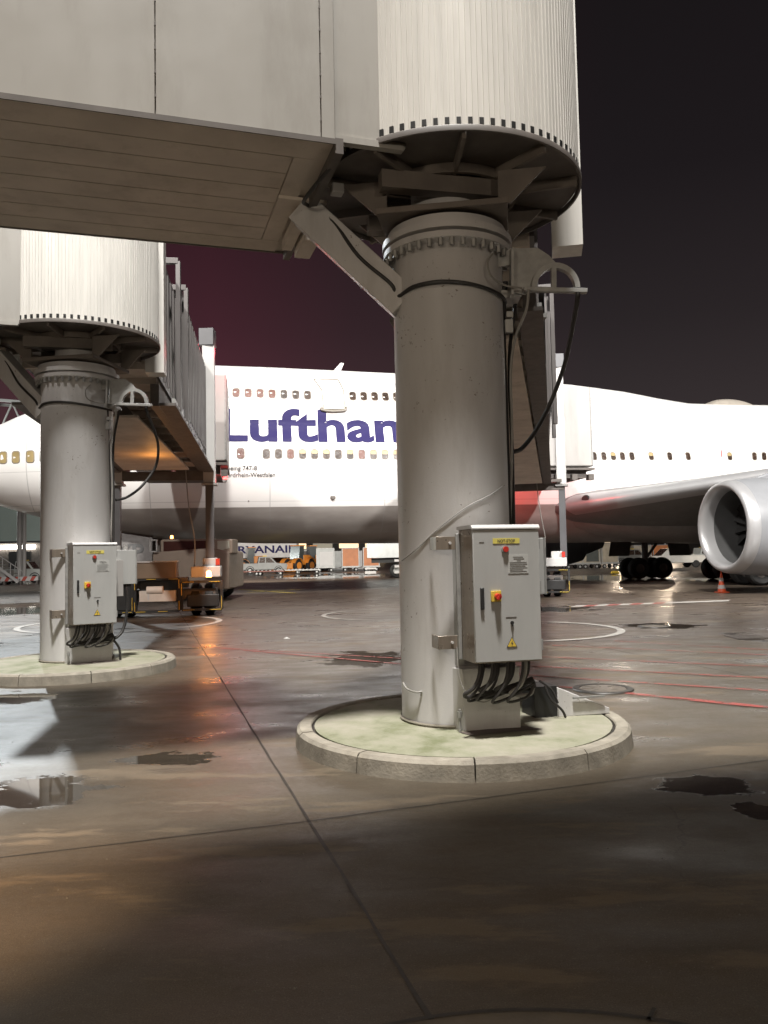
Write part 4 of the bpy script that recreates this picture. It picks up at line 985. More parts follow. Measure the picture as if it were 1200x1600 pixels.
# wings
def foil(c, t, n=14):
    P = []
    xs = [.5-.5*math.cos(PI*i/n) for i in range(n+1)]
    th_ = lambda x: 5*t*(.2969*math.sqrt(x)-.126*x-.3516*x*x+.2843*x**3-.1036*x**4)
    up = [(x*c, th_(x)*c*1.0) for x in xs]; lo = [(x*c, -th_(x)*c*.85) for x in reversed(xs[1:-1])]
    return up+lo
def wing(side):
    secs = [(0, 21.0, 3.75, 17.6, .12), (3.2, 23.7, 3.80, 15.2, .125), (7, 27.0, 4.20, 12.0, .11), (11.7, 31.0, 4.72, 9.4, .10), (20.8, 38.8, 5.75, 6.8, .09), (32, 48.5, 7.0, 3.4, .08)]
    v = []; f = []; n = None
    for (y, s, z, c, t) in secs:
        P = foil(c, t); n = len(P)
        for (x, h) in P: v.append((s+x, side*y, z+h-.045*x*(1-y/40)))
    for i in range(len(secs)-1):
        for j in range(n): f.append((i*n+j, i*n+(j+1) % n, (i+1)*n+(j+1) % n, (i+1)*n+j))
    f.append(tuple((len(secs)-1)*n+j for j in range(n)))
    m = MB(); m.add(v, f); w_ = m.build('wing', WINGM, AC, sharp=50)
    # bare metal leading edge, proud of the skin
    v = []; f = []; q = 13
    for (y, s, z, c, t) in secs[1:]:
        for k in range(q):
            u = (k-(q-1)/2)/((q-1)/2); x = .10*abs(u)**2*min(c, 9)/1.6; x_ = x/c
            h = 5*t*(.2969*math.sqrt(x_)-.126*x_-.3516*x_*x_)*c*(1 if u < 0 else .85)
            v.append((s+x-.012, side*y, z+(-1 if u > 0 else 1)*(h+.008)-.045*x))
    for i in range(len(secs)-2):
        for k in range(q-1): f.append((i*q+k, i*q+k+1, (i+1)*q+k+1, (i+1)*q+k))
    m = MB(); m.add(v, f); m.build('leading_edge', ALUW, w_, sharp=60)
    return w_
wl_ = wing(-1); wing(1)
m = MB(); pz = (24.45, -3.92, 4.02); m.lathe([(.001, .10), (.17, .09), (.21, 0)], pz, 24, (-.75, -.6, -.1)); m.build('landing_light', DARKM, wl_)
# belly fairing
m = MB(); v = []; f = []
for i in range(25):
    s = 20.5+i*1.05; k = math.sin(PI*min(max(i/24, 0), 1))**.45 if 0 < i < 24 else 0
    for j in range(25):
        a = PI+PI*j/24; v.append((s, 3.75*k*math.copysign(abs(math.cos(a))**.8, math.cos(a)), 4.1+(2.15)*k*math.copysign(abs(math.sin(a))**.7, math.sin(a))))
for i in range(24):
    for j in range(24): f.append((i*25+j, i*25+j+1, (i+1)*25+j+1, (i+1)*25+j))
m.add(v, f).build('belly_fairing', mat('belly_grey', (.26, .245, .23), .38, var=.15, grime=.3), AC, sharp=60)
# inboard port engine
def engine(y, s0, zc):
    E_ = bpy.data.objects.new('engine', None); SC.collection.objects.link(E_); E_.parent = AC
    c = (s0, y, zc); ax = (1, 0, 0)
    m = MB(); m.lathe([(1.345, .55), (1.36, .28), (1.40, .10), (1.47, .015), (1.54, 0), (1.62, .06), (1.685, .22), (1.70, .42)], c, 72, ax); m.build('inlet_lip', ALUW, E_, sharp=60)
    m = MB(); m.lathe([(1.70, .42), (1.76, .9), (1.80, 1.6), (1.78, 2.8), (1.62, 3.9), (1.42, 4.7), (1.36, 4.68)], c, 72, ax); m.build('nacelle', NAC, E_, sharp=60)
    m = MB(); m.lathe([(1.345, .55), (1.345, 1.1), (1.38, 1.5), (1.38, 4.5)], c, 64, ax); m.build('inlet_duct', mat('duct_grey', (.06, .06, .06), .4, var=.1), E_, sharp=60)
    m = MB()
    for k in range(18):
        a = 2*PI*k/18; u = V((0, math.cos(a), math.sin(a))); w_ = V((0, -math.sin(a), math.cos(a))); p = V(c)+V((1.5, 0, 0)); vs = []
        for (r, ch, tw) in ((.32, .34, .5), (.8, .40, .85), (1.36, .46, 1.2)):
            vs += [p+u*r-w_*(ch*math.sin(tw)/2)-V((ch*math.cos(tw)/2, 0, 0)), p+u*r+w_*(ch*math.sin(tw)/2)+V((ch*math.cos(tw)/2, 0, 0))]
        m.add(vs, [(0, 1, 3, 2), (2, 3, 5, 4)])
    m.build('fan_blades', DARKM, E_)
    m = MB(); m.lathe([(.001, 1.0), (.12, 1.06), (.26, 1.3), (.34, 1.6), (.34, 2.0)], c, 32, ax); m.lathe([(1.38, 1.85), (.001, 1.85)], c, 32, ax); m.build('spinner', DARKM, E_)
    m = MB()
    for k in range(10):
        a = k*.32; m.box((s0+1.02+.05*k/2, y+math.cos(a+2)*(.05+.022*k), zc+math.sin(a+2)*(.05+.022*k)), (.02, .04, .04))
    m.build('spinner_swirl', COLW, E_)
    m = MB(); m.lathe([(1.0, 4.0), (.95, 5.2), (.6, 6.2), (.45, 6.1)], c, 40, ax); m.build('core_cowl', ALUW, E_)
    m = MB(); m.prism([(s0+1.2, y-.18, zc+1.72), (s0+5.5, y-.18, zc+1.3), (s0+9.0, y-.18, zc+2.0), (s0+5.8, y-.18, zc+2.6), (s0+2.5, y-.18, zc+2.15)], (0, .36, 0)); m.build('pylon', NAC, E_, bevel=.05)
engine(-11.7, 26.15, 2.44)
engine(11.7, 26.15, 2.44)
# landing gear
def gear(s, y, n_ax, name, r=.62, tw=1.12):
    G = bpy.data.objects.new(name, None); SC.collection.objects.link(G); G.parent = AC
    for i in range(n_ax):
        for k in (-1, 1):
            c = (s+(i-(n_ax-1)/2)*1.45, y+k*tw/2, r); m = MB()
            m.lathe([(.27, -.2), (.52, -.24), (r-.03, -.18), (r, -.08), (r, .08), (r-.03, .18), (.52, .24), (.27, .2)], c, 40, (0, 1, 0)); m.build('tyre', RUB, G)
            m = MB(); m.lathe([(.001, -.12), (.2, -.12), (.27, -.19), (.27, .19), (.2, .12), (.001, .12)], c, 24, (0, 1, 0)); m.build('rim', STEEL, G)
    m = MB(); m.cyl((s, y, r), (s, y, 3.2), .16, .2); m.beam((s-.9 if n_ax > 1 else s, y, r), (s+.9 if n_ax > 1 else s+.01, y, r), .2, .22)
    for i in range(n_ax): m.cyl((s+(i-(n_ax-1)/2)*1.45, y-tw/2, r), (s+(i-(n_ax-1)/2)*1.45, y+tw/2, r), .08)
    m.cyl((s+.15, y, 1.3), (s+1.6, y, 3.1), .08); m.build('strut', STEEL, G)
    return G
gear(35.3, -1.9, 2, 'body_gear'); gear(35.3, 1.9, 2, 'body_gear'); gear(32.2, -5.5, 2, 'wing_gear'); gear(32.2, 5.5, 2, 'wing_gear')
for (s_, y_, a_) in ((31.2, 6.6, .4), (33.6, 4.2, -.3), (31.0, -6.6, .4), (36.6, -3.0, .4)):
    m = MB(); m.box((s_, y_, 1.85), (1.3, .05, 1.1), 0, a_); m.build('gear_door', STEEL, AC)
NG = gear(5.2, 0, 1, 'nose_gear', .60, .9)
m = MB(); m.prism([(3.2, -1.05, 1.55), (5.0, -1.05, 1.45), (5.0, -.75, 2.75), (3.1, -.75, 3.0)], (0, .05, 0)); dk = mat('door_grey', (.09, .08, .075), .5, grime=.3); m.build('gear_door', dk, NG)
m = MB(); m.prism([(3.2, .9, 1.55), (5.0, .9, 1.45), (5.0, .75, 2.75), (3.1, .75, 3.0)], (0, .05, 0)); m.build('gear_door', dk, NG)
vs, fs = text_mesh('YP', .95, .03, 1.25); m = MB()
m.add([(3.4+p.x, -1.06+(.3*(p.y+.2)/1.3)-.02, 1.72+p.y) for p in vs], fs); m.build('registration_letters', INK, NG)
m = MB(); a = gr(962, 896); m.prism([(-.3, 0, 0), (.3, 0, 0), (.22, 0, .18), (-.22, 0, .18)], (0, .3, 0)); o = m.build('wheel_chock', YEL, bevel=.01); o.location = (a.x, a.y, .002); tag(o, 'yellow wheel chock on the wet ground left of the main landing gear', 'wheel chock')
# ================================================================== SMALL THINGS ON THE APRON
def cone(px, py, label):
    c = gr(px, py); t = thing('traffic_cone', label, 'traffic cone', (c.x, c.y, 0))
    OR = mat('cone_orange', (.70, .10, .03), .45, var=.1)
    m = MB(); m.box((0, 0, .02), (.42, .42, .04)); m.build('base', OR, t, bevel=.01)
    prof = [(.16, .04), (.135, .16), (.133, .16), (.105, .32), (.103, .32), (.075, .47), (.073, .47), (.048, .62), (.046, .62), (.022, .80), (.001, .80)]
    m = MB(); m.lathe(prof, (0, 0, 0), 28); m.build('cone_body', OR, t)
    for (a, b, za, zb_) in ((.140, .114, .15, .29), (.088, .064, .43, .56)):
        m = MB(); m.lathe([(a, za), (b, zb_)], (0, 0, 0), 28); m.build('white_band', COLW, t)
cone(1128, 926, 'orange and white traffic cone standing below the engine inlet')
# ================================================================== BACKGROUND BEYOND AND UNDER THE AIRLINER
def loc(px, py_unused, Y):
    p = at(px, 870, Y); return V((p.x, Y, 0))
def wheel(m, c, r, w, ax=(0, 1, 0)):
    m.lathe([(.001, -w/2), (r*.8, -w/2), (r, -w*.3), (r, w*.3), (r*.8, w/2), (.001, w/2)], c, 20, ax)
def vehicle_wheels(t, xs, ys, r, w=.24):
    for x in xs:
        for y in ys:
            m = MB(); wheel(m, (x, y, r), r, w); m.build('wheel', RUB, t)
            m = MB(); m.lathe([(.001, -w/2-.01), (r*.5, -w/2-.01), (r*.55, -w*.4)], (x, y, r), 16, (0, 1, 0)); m.build('rim', GALV, t)
CSILV = mat('container_silver', (.34, .35, .34), .45, metal=.2, var=.15, scale=2); CORG = mat('container_orange', (.42, .15, .05), .5, var=.15, scale=2)
CTAN = mat('container_tan', (.30, .26, .20), .5, var=.2); CDK = mat('curtain_dark', (.05, .055, .05), .7)
def dolly(px, Y, label, w=2.2):
    t = thing('baggage_dolly', label, 'dolly', loc(px, 0, Y), .1, 'dollies carrying containers on the far apron')
    m = MB(); m.bx(-w/2-.1, w/2+.1, -.9, .9, .42, .54); m.build('deck', GALV, t)
    vehicle_wheels(t, (-w*.33, w*.33), (-.7, .7), .20, .14)
    m = MB(); m.beam((-w/2-.1, 0, .45), (-w/2-.8, 0, .3), .08, .08); m.build('drawbar', STEEL, t)
    return t
def container(px, Y, label, mt, w=1.9, h=1.75, door=None):
    p = loc(px, 0, Y); p.z = .545 if Y < 100 else 0
    t = thing('cargo_container', label, 'cargo container', p, .1, 'containers standing on the dollies')
    m = MB(); m.prism([(-w/2, -.85, .0), (w/2, -.85, 0), (w/2, -.85, h), (-w/2, -.85, h)], (0, 1.7, 0)); m.build('shell', mt, t, bevel=.03)
    m = MB()
    for (a, b) in (((-w/2, 0), (w/2, 0)), ((w/2, 0), (w/2, h)), ((w/2, h), (-w/2, h)), ((-w/2, h), (-w/2, 0))): m.beam((a[0], -.87, a[1]), (b[0], -.87, b[1]), .08, .08, up=(0, 1, 0))
    m.build('frame', GALV, t)
    m = MB(); m.bx(-w/2+.35, w/2-.12, -.885, -.86, .12, h-.35); m.build('door_curtain', door or mt, t)
    return t
YB = 88
for (px, mt, lab, w, dr_) in ((508, CSILV, 'silver cargo container with a pale door, leftmost beside the wheel loaders', 1.9, COLW),
                              (547, CORG, 'orange cargo container in the middle of the far row', 1.8, CORG), (579, CORG, 'orange cargo container half hidden by the white semi trailer', 1.7, CORG)):
    dolly(px, YB, 'low dolly under the '+lab.split(',')[0].replace('cargo ', '').replace(' in the middle of the far row', ' in mid row').replace(' half hidden by the white semi trailer', ' beside the trailer'), w); container(px, YB, lab, mt, w, 2.0, dr_)
for (px, lab) in ((526, 'dark curtain-sided'), ):
    pass
for (px, mt, lab, lb2, w) in ((893, CTAN, 'tan cargo container just right of the bridge lift column', 'dolly under the container nearest the bridge lift column', 1.7), (919, CTAN, 'tan cargo container second from the bridge lift column', 'dolly under the second container from the bridge lift column', 1.7), (948, CTAN, 'tan cargo container beside the main landing gear', 'dolly under the container beside the main landing gear', 1.6)):
    dolly(px, 78, lb2, w); container(px, 78, lab, mt, w, 1.9, CDK if px == 919 else mt)
def flat_dolly(px, Y, label, mt):
    t = thing('flat_dolly', label, 'dolly', loc(px, 0, Y), .05, 'empty low dollies on the far apron')
    m = MB(); m.bx(-1.3, 1.3, -.7, .7, .34, .44); m.build('deck', mt, t)
    m = MB()
    for k in range(7): m.cyl((-1.15+k*.38, -.68, .47), (-1.15+k*.38, .68, .47), .045, n=8)
    m.build('rollers', GALV, t); vehicle_wheels(t, (-.95, .95), (-.55, .55), .18, .12)
DBR = mat('dolly_brown', (.16, .06, .045), .6)
for i, px in enumerate((386, 423)): flat_dolly(px, 76, ('empty red-brown dolly in front of the white baggage tractor', 'empty red-brown dolly below the grey pickup tailgate')[i], DBR)
for i, px in enumerate((452, 480)): flat_dolly(px, 80, ('empty pale dolly below the orange plough blade', 'empty pale dolly left of the silver container')[i], GALV)
# white baggage tractor
t = thing('baggage_tractor', 'small white baggage tractor at the left end of the far row', 'tractor', loc(364, 0, 84), .1)
m = MB(); m.prism([(-1.1, -.6, .35), (1.1, -.6, .35), (1.1, -.6, .95), (.3, -.6, 1.05), (.2, -.6, .75), (-.5, -.6, .75), (-.6, -.6, 1.0), (-1.1, -.6, .95)], (0, 1.2, 0)); m.build('body', COLW, t, bevel=.04)
m = MB()
for (x, y) in ((-.55, -.5), (-.55, .5), (.45, -.5), (.45, .5)): m.beam((x, y, .9), (x, y, 1.75), .05, .05, up=(0, 1, 0))
m.bx(-.7, .6, -.6, .6, 1.75, 1.8); m.build('canopy', STEEL, t)
m = MB(); m.bx(-.45, -.05, -.4, .4, .78, .9); m.bx(-.5, -.4, -.4, .4, .9, 1.3); m.build('seat', BLACK, t)
vehicle_wheels(t, (-.7, .7), (-.5, .5), .34)
def pickup(name, label, px, Y, rz, mt, L_, box=False):
    t = thing(name, label, 'pickup truck', loc(px, 0, Y), rz); h = L_/2; W_ = .9
    m = MB(); m.prism([(-h, -W_, .45), (h, -W_, .45), (h, -W_, 1.05), (h*.55, -W_, 1.12), (h*.30, -W_, 1.75), (-h*.22, -W_, 1.80), (-h*.28, -W_, 1.12), (-h, -W_, 1.12)], (0, 2*W_, 0)); b = m.build('body', mt, t, bevel=.05)
    m = MB(); m.prism([(h*.46, -W_-.012, 1.16), (h*.25, -W_-.012, 1.66), (h*.08, -W_-.012, 1.68), (h*.08, -W_-.012, 1.16)], (0, .01, 0)); m.build('front_window', PANE, t)
    m = MB(); m.prism([(h*.04, -W_-.012, 1.16), (h*.04, -W_-.012, 1.68), (-h*.18, -W_-.012, 1.68), (-h*.22, -W_-.012, 1.16)], (0, .01, 0)); m.build('rear_window', PANE, t)
    m = MB(); m.prism([(h*.54, -.75, 1.14), (h*.31, -.75, 1.73), (h*.31, .75, 1.73), (h*.54, .75, 1.14)], (.02, 0, .01)); m.build('windscreen', PANE, t)
    for x in (-.62*h, .62*h):
        m = MB(); m.lathe([(.43, 0), (.36, -.02)], (x, -W_-.005, .42), 24, (0, 1, 0)); m.build('wheel_arch', BLACK, t)
    m = MB(); m.bx(h-.02, h+.03, -.8, -.5, .75, .92); m.build('headlight', COLW, t)
    m = MB(); m.bx(h-.02, h+.03, .5, .8, .75, .92); m.build('headlight', COLW, t)
    m = MB(); m.bx(-h*.05, h*.12, -.5, .5, 1.80, 1.88); m.build('light_bar', YEL, t)
    vehicle_wheels(t, (-.62*h, .62*h), (-.8, .8), .36)
    return t
pickup('pickup_truck', 'grey pickup truck standing in front of the loaders below the blue lettered box', 412, 82, .2, mat('vehicle_grey', (.20, .20, .19), .4), 4.6)
pickup('pickup_truck', 'white pickup truck seen between the landing gear and the engine inlet', 1052, 74, PI+.1, mat('vehicle_white', (.50, .48, .44), .4), 5.6)
# wheel loaders
ORG = mat('loader_orange', (.62, .22, .03), .45, var=.1)
def loader(px, Y, label, blade, rz=0):
    t = thing('wheel_loader', label, 'wheel loader', loc(px, 0, Y), rz, 'orange wheel loaders on the far apron')
    m = MB(); m.prism([(.1, -.7, .8), (1.9, -.7, .8), (1.9, -.7, 1.6), (1.2, -.7, 1.9), (.1, -.7, 1.9)], (0, 1.4, 0)); m.build('engine_hood', ORG, t, bevel=.08)
    m = MB(); m.bx(-1.2, .1, -.5, .5, .7, 1.1); m.build('front_frame', STEEL, t)
    m = MB(); m.prism([(-.75, -.65, 1.1), (.15, -.65, 1.1), (.25, -.65, 2.9), (-.5, -.65, 2.9)], (0, 1.3, 0)); c_ = m.build('cab', mat('cab_glass', (.05, .06, .06), .2), t)
    m = MB(); m.bx(-.6, .35, -.7, .7, 2.9, 3.0); m.build('cab_roof', ORG, t)
    for (x, y) in ((-1.15, -.8), (-1.15, .8), (1.15, -.8), (1.15, .8)):
        m = MB(); wheel(m, (x, y, .72), .72, .5); m.build('wheel', RUB, t)
        m = MB(); m.lathe([(.001, -.27), (.4, -.27), (.42, -.2)], (x, y, .72), 20, (0, 1, 0)); m.build('rim', ORG, t)
        v = []; f = []; m = MB()
        for k in range(11):
            a = math.radians(20+14*k)
            for (r_, yy) in ((.84, y-.3), (.84, y+.3), (.80, y+.3), (.80, y-.3)): v.append((x+r_*math.cos(a), yy, .72+r_*math.sin(a)))
        for k in range(10):
            for j in range(4): f.append((k*4+j, k*4+(j+1) % 4, (k+1)*4+(j+1) % 4, (k+1)*4+j))
        m.add(v, f); m.build('mudguard', ORG, t)
    m = MB(); m.beam((-.6, -.4, 1.3), (-2.3, -.4, .6), .14, .22); m.beam((-.6, .4, 1.3), (-2.3, .4, .6), .14, .22); m.build('lift_arms', ORG, t)
    m = MB(); bl_ = 1.5 if blade else 1.1
    m.prism([(-2.3, -bl_, .15), (-2.75, -bl_, .12), (-2.95, -bl_, .45), (-2.85, -bl_, 1.05), (-2.75, -bl_, 1.05), (-2.8, -bl_, .5), (-2.55, -bl_, .25), (-2.3, -bl_, .3)], (0, 2*bl_, 0)); m.build('plough_blade' if blade else 'bucket', ORG, t)
    return t
loader(466, 90, 'orange wheel loader with a plough blade turned towards the camera', True, 1.0)
loader(489, 94, 'orange wheel loader with a dark cab just left of the silver container', False, .4)
loader(395, 98, 'orange machine mostly hidden behind the grey pickup', False, .2)
# white box truck with lettering
t = thing('catering_truck', 'white high box truck with dark blue lettering above the vehicles at left', 'truck', loc(410, 0, 100), .0)
p = at(370, 849, 98.7) - V((loc(410, 0, 100).x, 100, 0)); q = at(446, 866, 98.7) - V((loc(410, 0, 100).x, 100, 0))
m = MB(); m.bx(p.x-.2, q.x+1.4, -1.25, 1.25, q.z-.4, p.z+.5); m.build('box_body', mat('truck_white', (.62, .60, .58), .4), t, bevel=.05)
m = MB(); m.bx(p.x, q.x+1, -1.0, 1.0, .6, .95); m.build('chassis', STEEL, t)
m = MB(); m.prism([(q.x+1.5, -1.2, .7), (q.x+3.2, -1.2, .7), (q.x+3.2, -1.2, 1.6), (q.x+2.8, -1.2, 2.6), (q.x+1.5, -1.2, 2.6)], (0, 2.4, 0)); m.build('driver_cab', COLW, t, bevel=.06)
m = MB(); m.prism([(q.x+2.0, -1.22, 1.6), (q.x+3.0, -1.22, 1.6), (q.x+2.7, -1.22, 2.4), (q.x+2.0, -1.22, 2.4)], (0, .015, 0)); m.build('side_window', PANE, t)
vehicle_wheels(t, (p.x+1.2, p.x+2.2, q.x+2.4), (-1.0, 1.0), .5, .3)
vs, fs = text_mesh('RYANAIR', 1.25, .03, 7.3); m = MB(); m.add([(p.x+.15+v_.x, -1.27, q.z+.22+v_.y) for v_ in vs], fs); m.build('lettering', BLUE, t)
# white semi trailer
YT = 58; o0 = loc(600, 0, YT)
t = thing('semi_trailer', 'white semi trailer with a dark blue emblem just left of the big column', 'trailer', o0, 0)
a = at(573, 840, YT); b = at(573, 868, YT); x0 = a.x-o0.x
m = MB(); m.bx(x0, x0+11.5, 0, 2.5, b.z-.2, a.z+1.2); m.build('box_body', mat('trailer_white', (.48, .50, .50), .4, grime=.1), t, bevel=.03)
m = MB(); m.bx(x0+.3, x0+11.2, .2, 2.3, b.z-.55, b.z-.22); m.build('chassis', BLACK, t)
m = MB(); m.prism([(x0+.30, -.02, a.z+.02), (x0+.66, -.02, a.z+.02), (x0+.62, -.02, a.z-.30), (x0+.48, -.02, a.z-.42), (x0+.34, -.02, a.z-.30)], (0, .015, 0)); m.build('emblem', BLUE, t)
for x in (.9, 1.5, 2.1): 
    for y in (.35, 2.15):
        m = MB(); wheel(m, (x, y, .52), .52, .4); m.build('wheel', RUB, t)
        m = MB(); wheel(m, (x, y, .52), .3, .42); m.build('rim', GALV, t)
for k in range(3):
    m = MB(); m.bx(.75, 1.1, -.06, -.03, .35+k*.42, .52+k*.42); m.build('marker_board', COLW, t)
m = MB(); m.bx(-1.4, -.6, .0, .04, .35, .55); m.bx(-1.4, -.6, .0, .04, .68, .8); m.build('side_guard', COLW, t)
# tug under the nose
YG = 31.5; o0 = loc(290, 0, YG)
def gp(px, py, dy=0):
    p = at(px, py, YG+dy); return V((p.x-o0.x, dy, p.z))
TAN = mat('tug_beige', (.19, .15, .115), .5, var=.1, grime=.2)
t = thing('aircraft_tug', 'low beige aircraft tug with dark windscreen and amber lamp under the airliner nose', 'tug', o0, 0)
A_, B_ = gp(238, 863), gp(358, 893)
m = MB(); m.prism([(A_.x, 0, .45), (B_.x, 0, .45), (gp(358, 862).x, 0, gp(358, 862).z), (gp(330, 860).x, 0, gp(330, 860).z+.1), (A_.x, 0, A_.z)], (0, 3.2, 0)); m.build('body', TAN, t, bevel=.06)
a, b = gp(246, 843), gp(334, 866)
m = MB(); m.prism([(a.x, .25, b.z), (b.x, .25, b.z), (b.x-.05, .25, a.z), (a.x+.05, .25, a.z)], (0, 1.5, 0)); m.build('driver_cab', TAN, t, bevel=.05)
a, b = gp(253, 846), gp(322, 861)
m = MB(); m.prism([(a.x, .22, b.z), (b.x, .22, b.z+.04), (b.x, .22, a.z), (a.x, .22, a.z)], (0, .02, 0)); m.build('windscreen', mat('tug_glass', (.045, .018, .014), .15), t)
a, b = gp(338, 845), gp(357, 861)
m = MB(); m.prism([(a.x-.25, .2, b.z-.1), (b.x+.12, .2, b.z-.1), (b.x+.12, .2, a.z+.06), (a.x-.25, .2, a.z+.06)], (0, 1.2, 0)); m.build('rear_cab', TAN, t, bevel=.04)
m = MB(); m.prism([(a.x, .18, b.z), (b.x, .18, b.z+.12), (b.x, .18, a.z), (a.x, .18, a.z)], (0, .02, 0)); m.build('side_window', mat('lit_window', (.35, .36, .30), .3), t)
a = gp(262, 839); m = MB(); m.lathe([(.001, .08), (.05, .07), (.06, -.05)], (a.x, .6, a.z), 16); m.build('beacon_lamp', emis('tug_amber', (1, .35, .08), 12), t)
m = MB()
for (x_, z0_, z1_) in ((gp(236, 843).x, gp(236, 862).z, gp(236, 843).z), (gp(246, 843).x, gp(246, 862).z, gp(246, 843).z)): m.beam((x_, -.1, z0_), (x_, -.1, z1_), .05, .05, up=(0, 1, 0))
m.beam((gp(236, 843).x, -.1, gp(236, 844).z), (gp(246, 843).x, -.1, gp(236, 844).z), .05, .05); m.beam((gp(236, 862).x, -.1, gp(236, 862).z), (gp(246, 862).x, -.1, gp(236, 862).z), .05, .05); m.build('ladder_frame', GALV, t)
vehicle_wheels(t, (A_.x+.7, B_.x-.8), (.3, 2.9), .45, .36)
# ---------------- left background: lit hangar, canopy truss, gate posts, stairs, van, barrier
PALE = mat('hangar_cladding', (.235, .27, .25), .6, var=.06, scale=1, streak=.6)
o0 = V((-62, 110, 0)); t = thing('hangar_building', 'pale green lit hangar wall behind the airliner nose', 'building', o0)
m = MB(); m.bx(-30, 22, 0, 30, 4.4, 19); m.build('wall', PALE, t)
m = MB(); m.bx(-30, 22, .6, 30, 0, 4.4); m.build('lower_wall', STEEL, t)
m = MB(); m.bx(-30, 22, -.3, 0, 4.35, 4.62); m.build('canopy_edge', BLACK, t)
for k in range(4):
    m = MB(); m.bx(-4+k*6.2, 1.4+k*6.2, .2, .5, 3.55, 4.1); m.build('light_band', LITW, t)
for k in range(5):
    m = MB(); m.bx(-6+k*5.4, -3+k*5.4, .3, .58, .1, 3.2); m.build('gate_door', BLACK if k % 2 else mat('gate_brown', (.16, .11, .08), .6), t)
lamp('hangar_fill', 'POINT', (-47, 78, 9), None, 9000, (.93, 1, .96), 1)  # added without a fixture, brightens the truss and hangar wall
o0 = V((-44, 84, 0)); t = thing('canopy_truss', 'grey steel lattice canopy standing above and behind the airliner nose', 'steel truss', o0)
def bl_(m, a, b, w=.28): m.beam(a, b, w, w, up=(0, 1, 0))
m = MB()
zz = [15.4, 19.0]
for z in zz: bl_(m, (-14, 0, z+1.5), (9.0, 0, z-.6)); bl_(m, (-14, 3, z+1.5), (9.0, 3, z-.6))
m.build('chord_beams', COLW, t)
m = MB()
for k in range(8):
    x = -14+k*2.9; za = 15.4+1.5-2.1*(x+14)/23; bl_(m, (x, 0, za), (x+1.45, 0, za+3.3), .16); bl_(m, (x+1.45, 0, za+3.3), (x+2.9, 0, za), .16); bl_(m, (x, 0, za), (x, 3, za), .14)
m.build('lattice_braces', COLW, t)
for x in (-12, -2, 8.6):
    m = MB(); m.cyl((x, 1.5, 0), (x, 1.5, 15.4), .22); m.build('mast', COLW, t)
for i, (px, wd) in enumerate(((30.5, .34), (38, .26))):
    o = MB().cyl((0, 0, 0), (0, 0, 6.4 if i == 0 else 5.6), wd*.55, n=16)
    m = o; ob = m.build('steel_post', TWHITE); ob.location = loc(px, 0, 62)
    tag(ob, ('thicker pale steel post left of the pair behind the nose', 'thinner pale steel post right of the pair behind the nose')[i], 'post')
o0 = loc(4, 0, 60); t = thing('passenger_stairs', 'mobile stairs with pale handrails at the far left edge', 'stairs', o0, 0)
m = MB()
for k in range(8): m.bx(-1.2+k*.3, -.9+k*.3, 0, 1.2, 1.9-k*.22, 2.0-k*.22)
m.build('steps', GALV, t)
m = MB(); m.beam((-1.2, 0, 2.0), (1.2, 0, .2), .1, .2); m.beam((-1.2, 0, 2.9), (1.5, 0, 1.0), .05, .05)
for k in range(5): m.beam((-1.2+k*.6, 0, 2.0-k*.44), (-1.2+k*.6, 0, 2.9-k*.42), .05, .05, up=(0, 1, 0))
m.build('handrail', COLW, t)
m = MB(); m.bx(-2.2, .2, .1, 1.4, .4, 1.0); m.build('base_frame', TWHITE, t); vehicle_wheels(t, (-1.8, -.2), (.2, 1.3), .3)
pickup('service_van', 'white service vehicle with a lit headlamp behind the steel posts', 38, 66, PI*0+.1, mat('van_white', (.42, .44, .42), .4), 3.6)
a = gr(-20, 915); b = gr(60, 913); t = thing('striped_barrier', 'low red and white striped barrier between the left column and frame edge', 'barrier', (a.x, a.y, 0), math.atan2(b.y-a.y, b.x-a.x)); L_ = (b-a).length
m = MB(); m.bx(0, L_, -.08, .08, .28, .62); m.build('white_board', COLW, t)
n = int(L_/.55)
for k in range(n):
    x = k*L_/n; m = MB(); m.prism([(x, -.086, .285), (x+.27, -.086, .285), (x+.45, -.086, .615), (x+.18, -.086, .615)], (0, .004, 0)); m.build('red_stripe', mat('stripe_red', (.35, .06, .04), .6) if k == 0 else bpy.data.materials['stripe_red'], t)
m = MB()
for k in range(4): m.bx(k*L_/3.1, k*L_/3.1+.12, -.25, .25, 0, .3)
m.build('feet', STEEL, t)
# far terminal with lit windows
t = thing('terminal_building', 'long dark terminal with a row of warm lit windows far behind the vehicles', 'building', V((10, 190, 0)))
m = MB(); m.bx(-150, 160, 0, 30, 0, 9.5); m.build('wall', mat('terminal_wall', (.06, .055, .05), .7), t)
m = MB(); m.bx(-150, 160, -.5, 30.5, 9.5, 10.2); m.build('roof_edge', STEEL, t)
WLIT = emis('warm_window', (1, .72, .42), 1.6)
for k in range(40):
    if k % 5 == 3: continue
    x = -120+k*6.2; m = MB(); m.bx(x, x+4.6, -.12, .0, 3.6, 5.6); m.build('window', WLIT if k % 3 else emis('dim_window', (.8, .7, .5), .35), t)
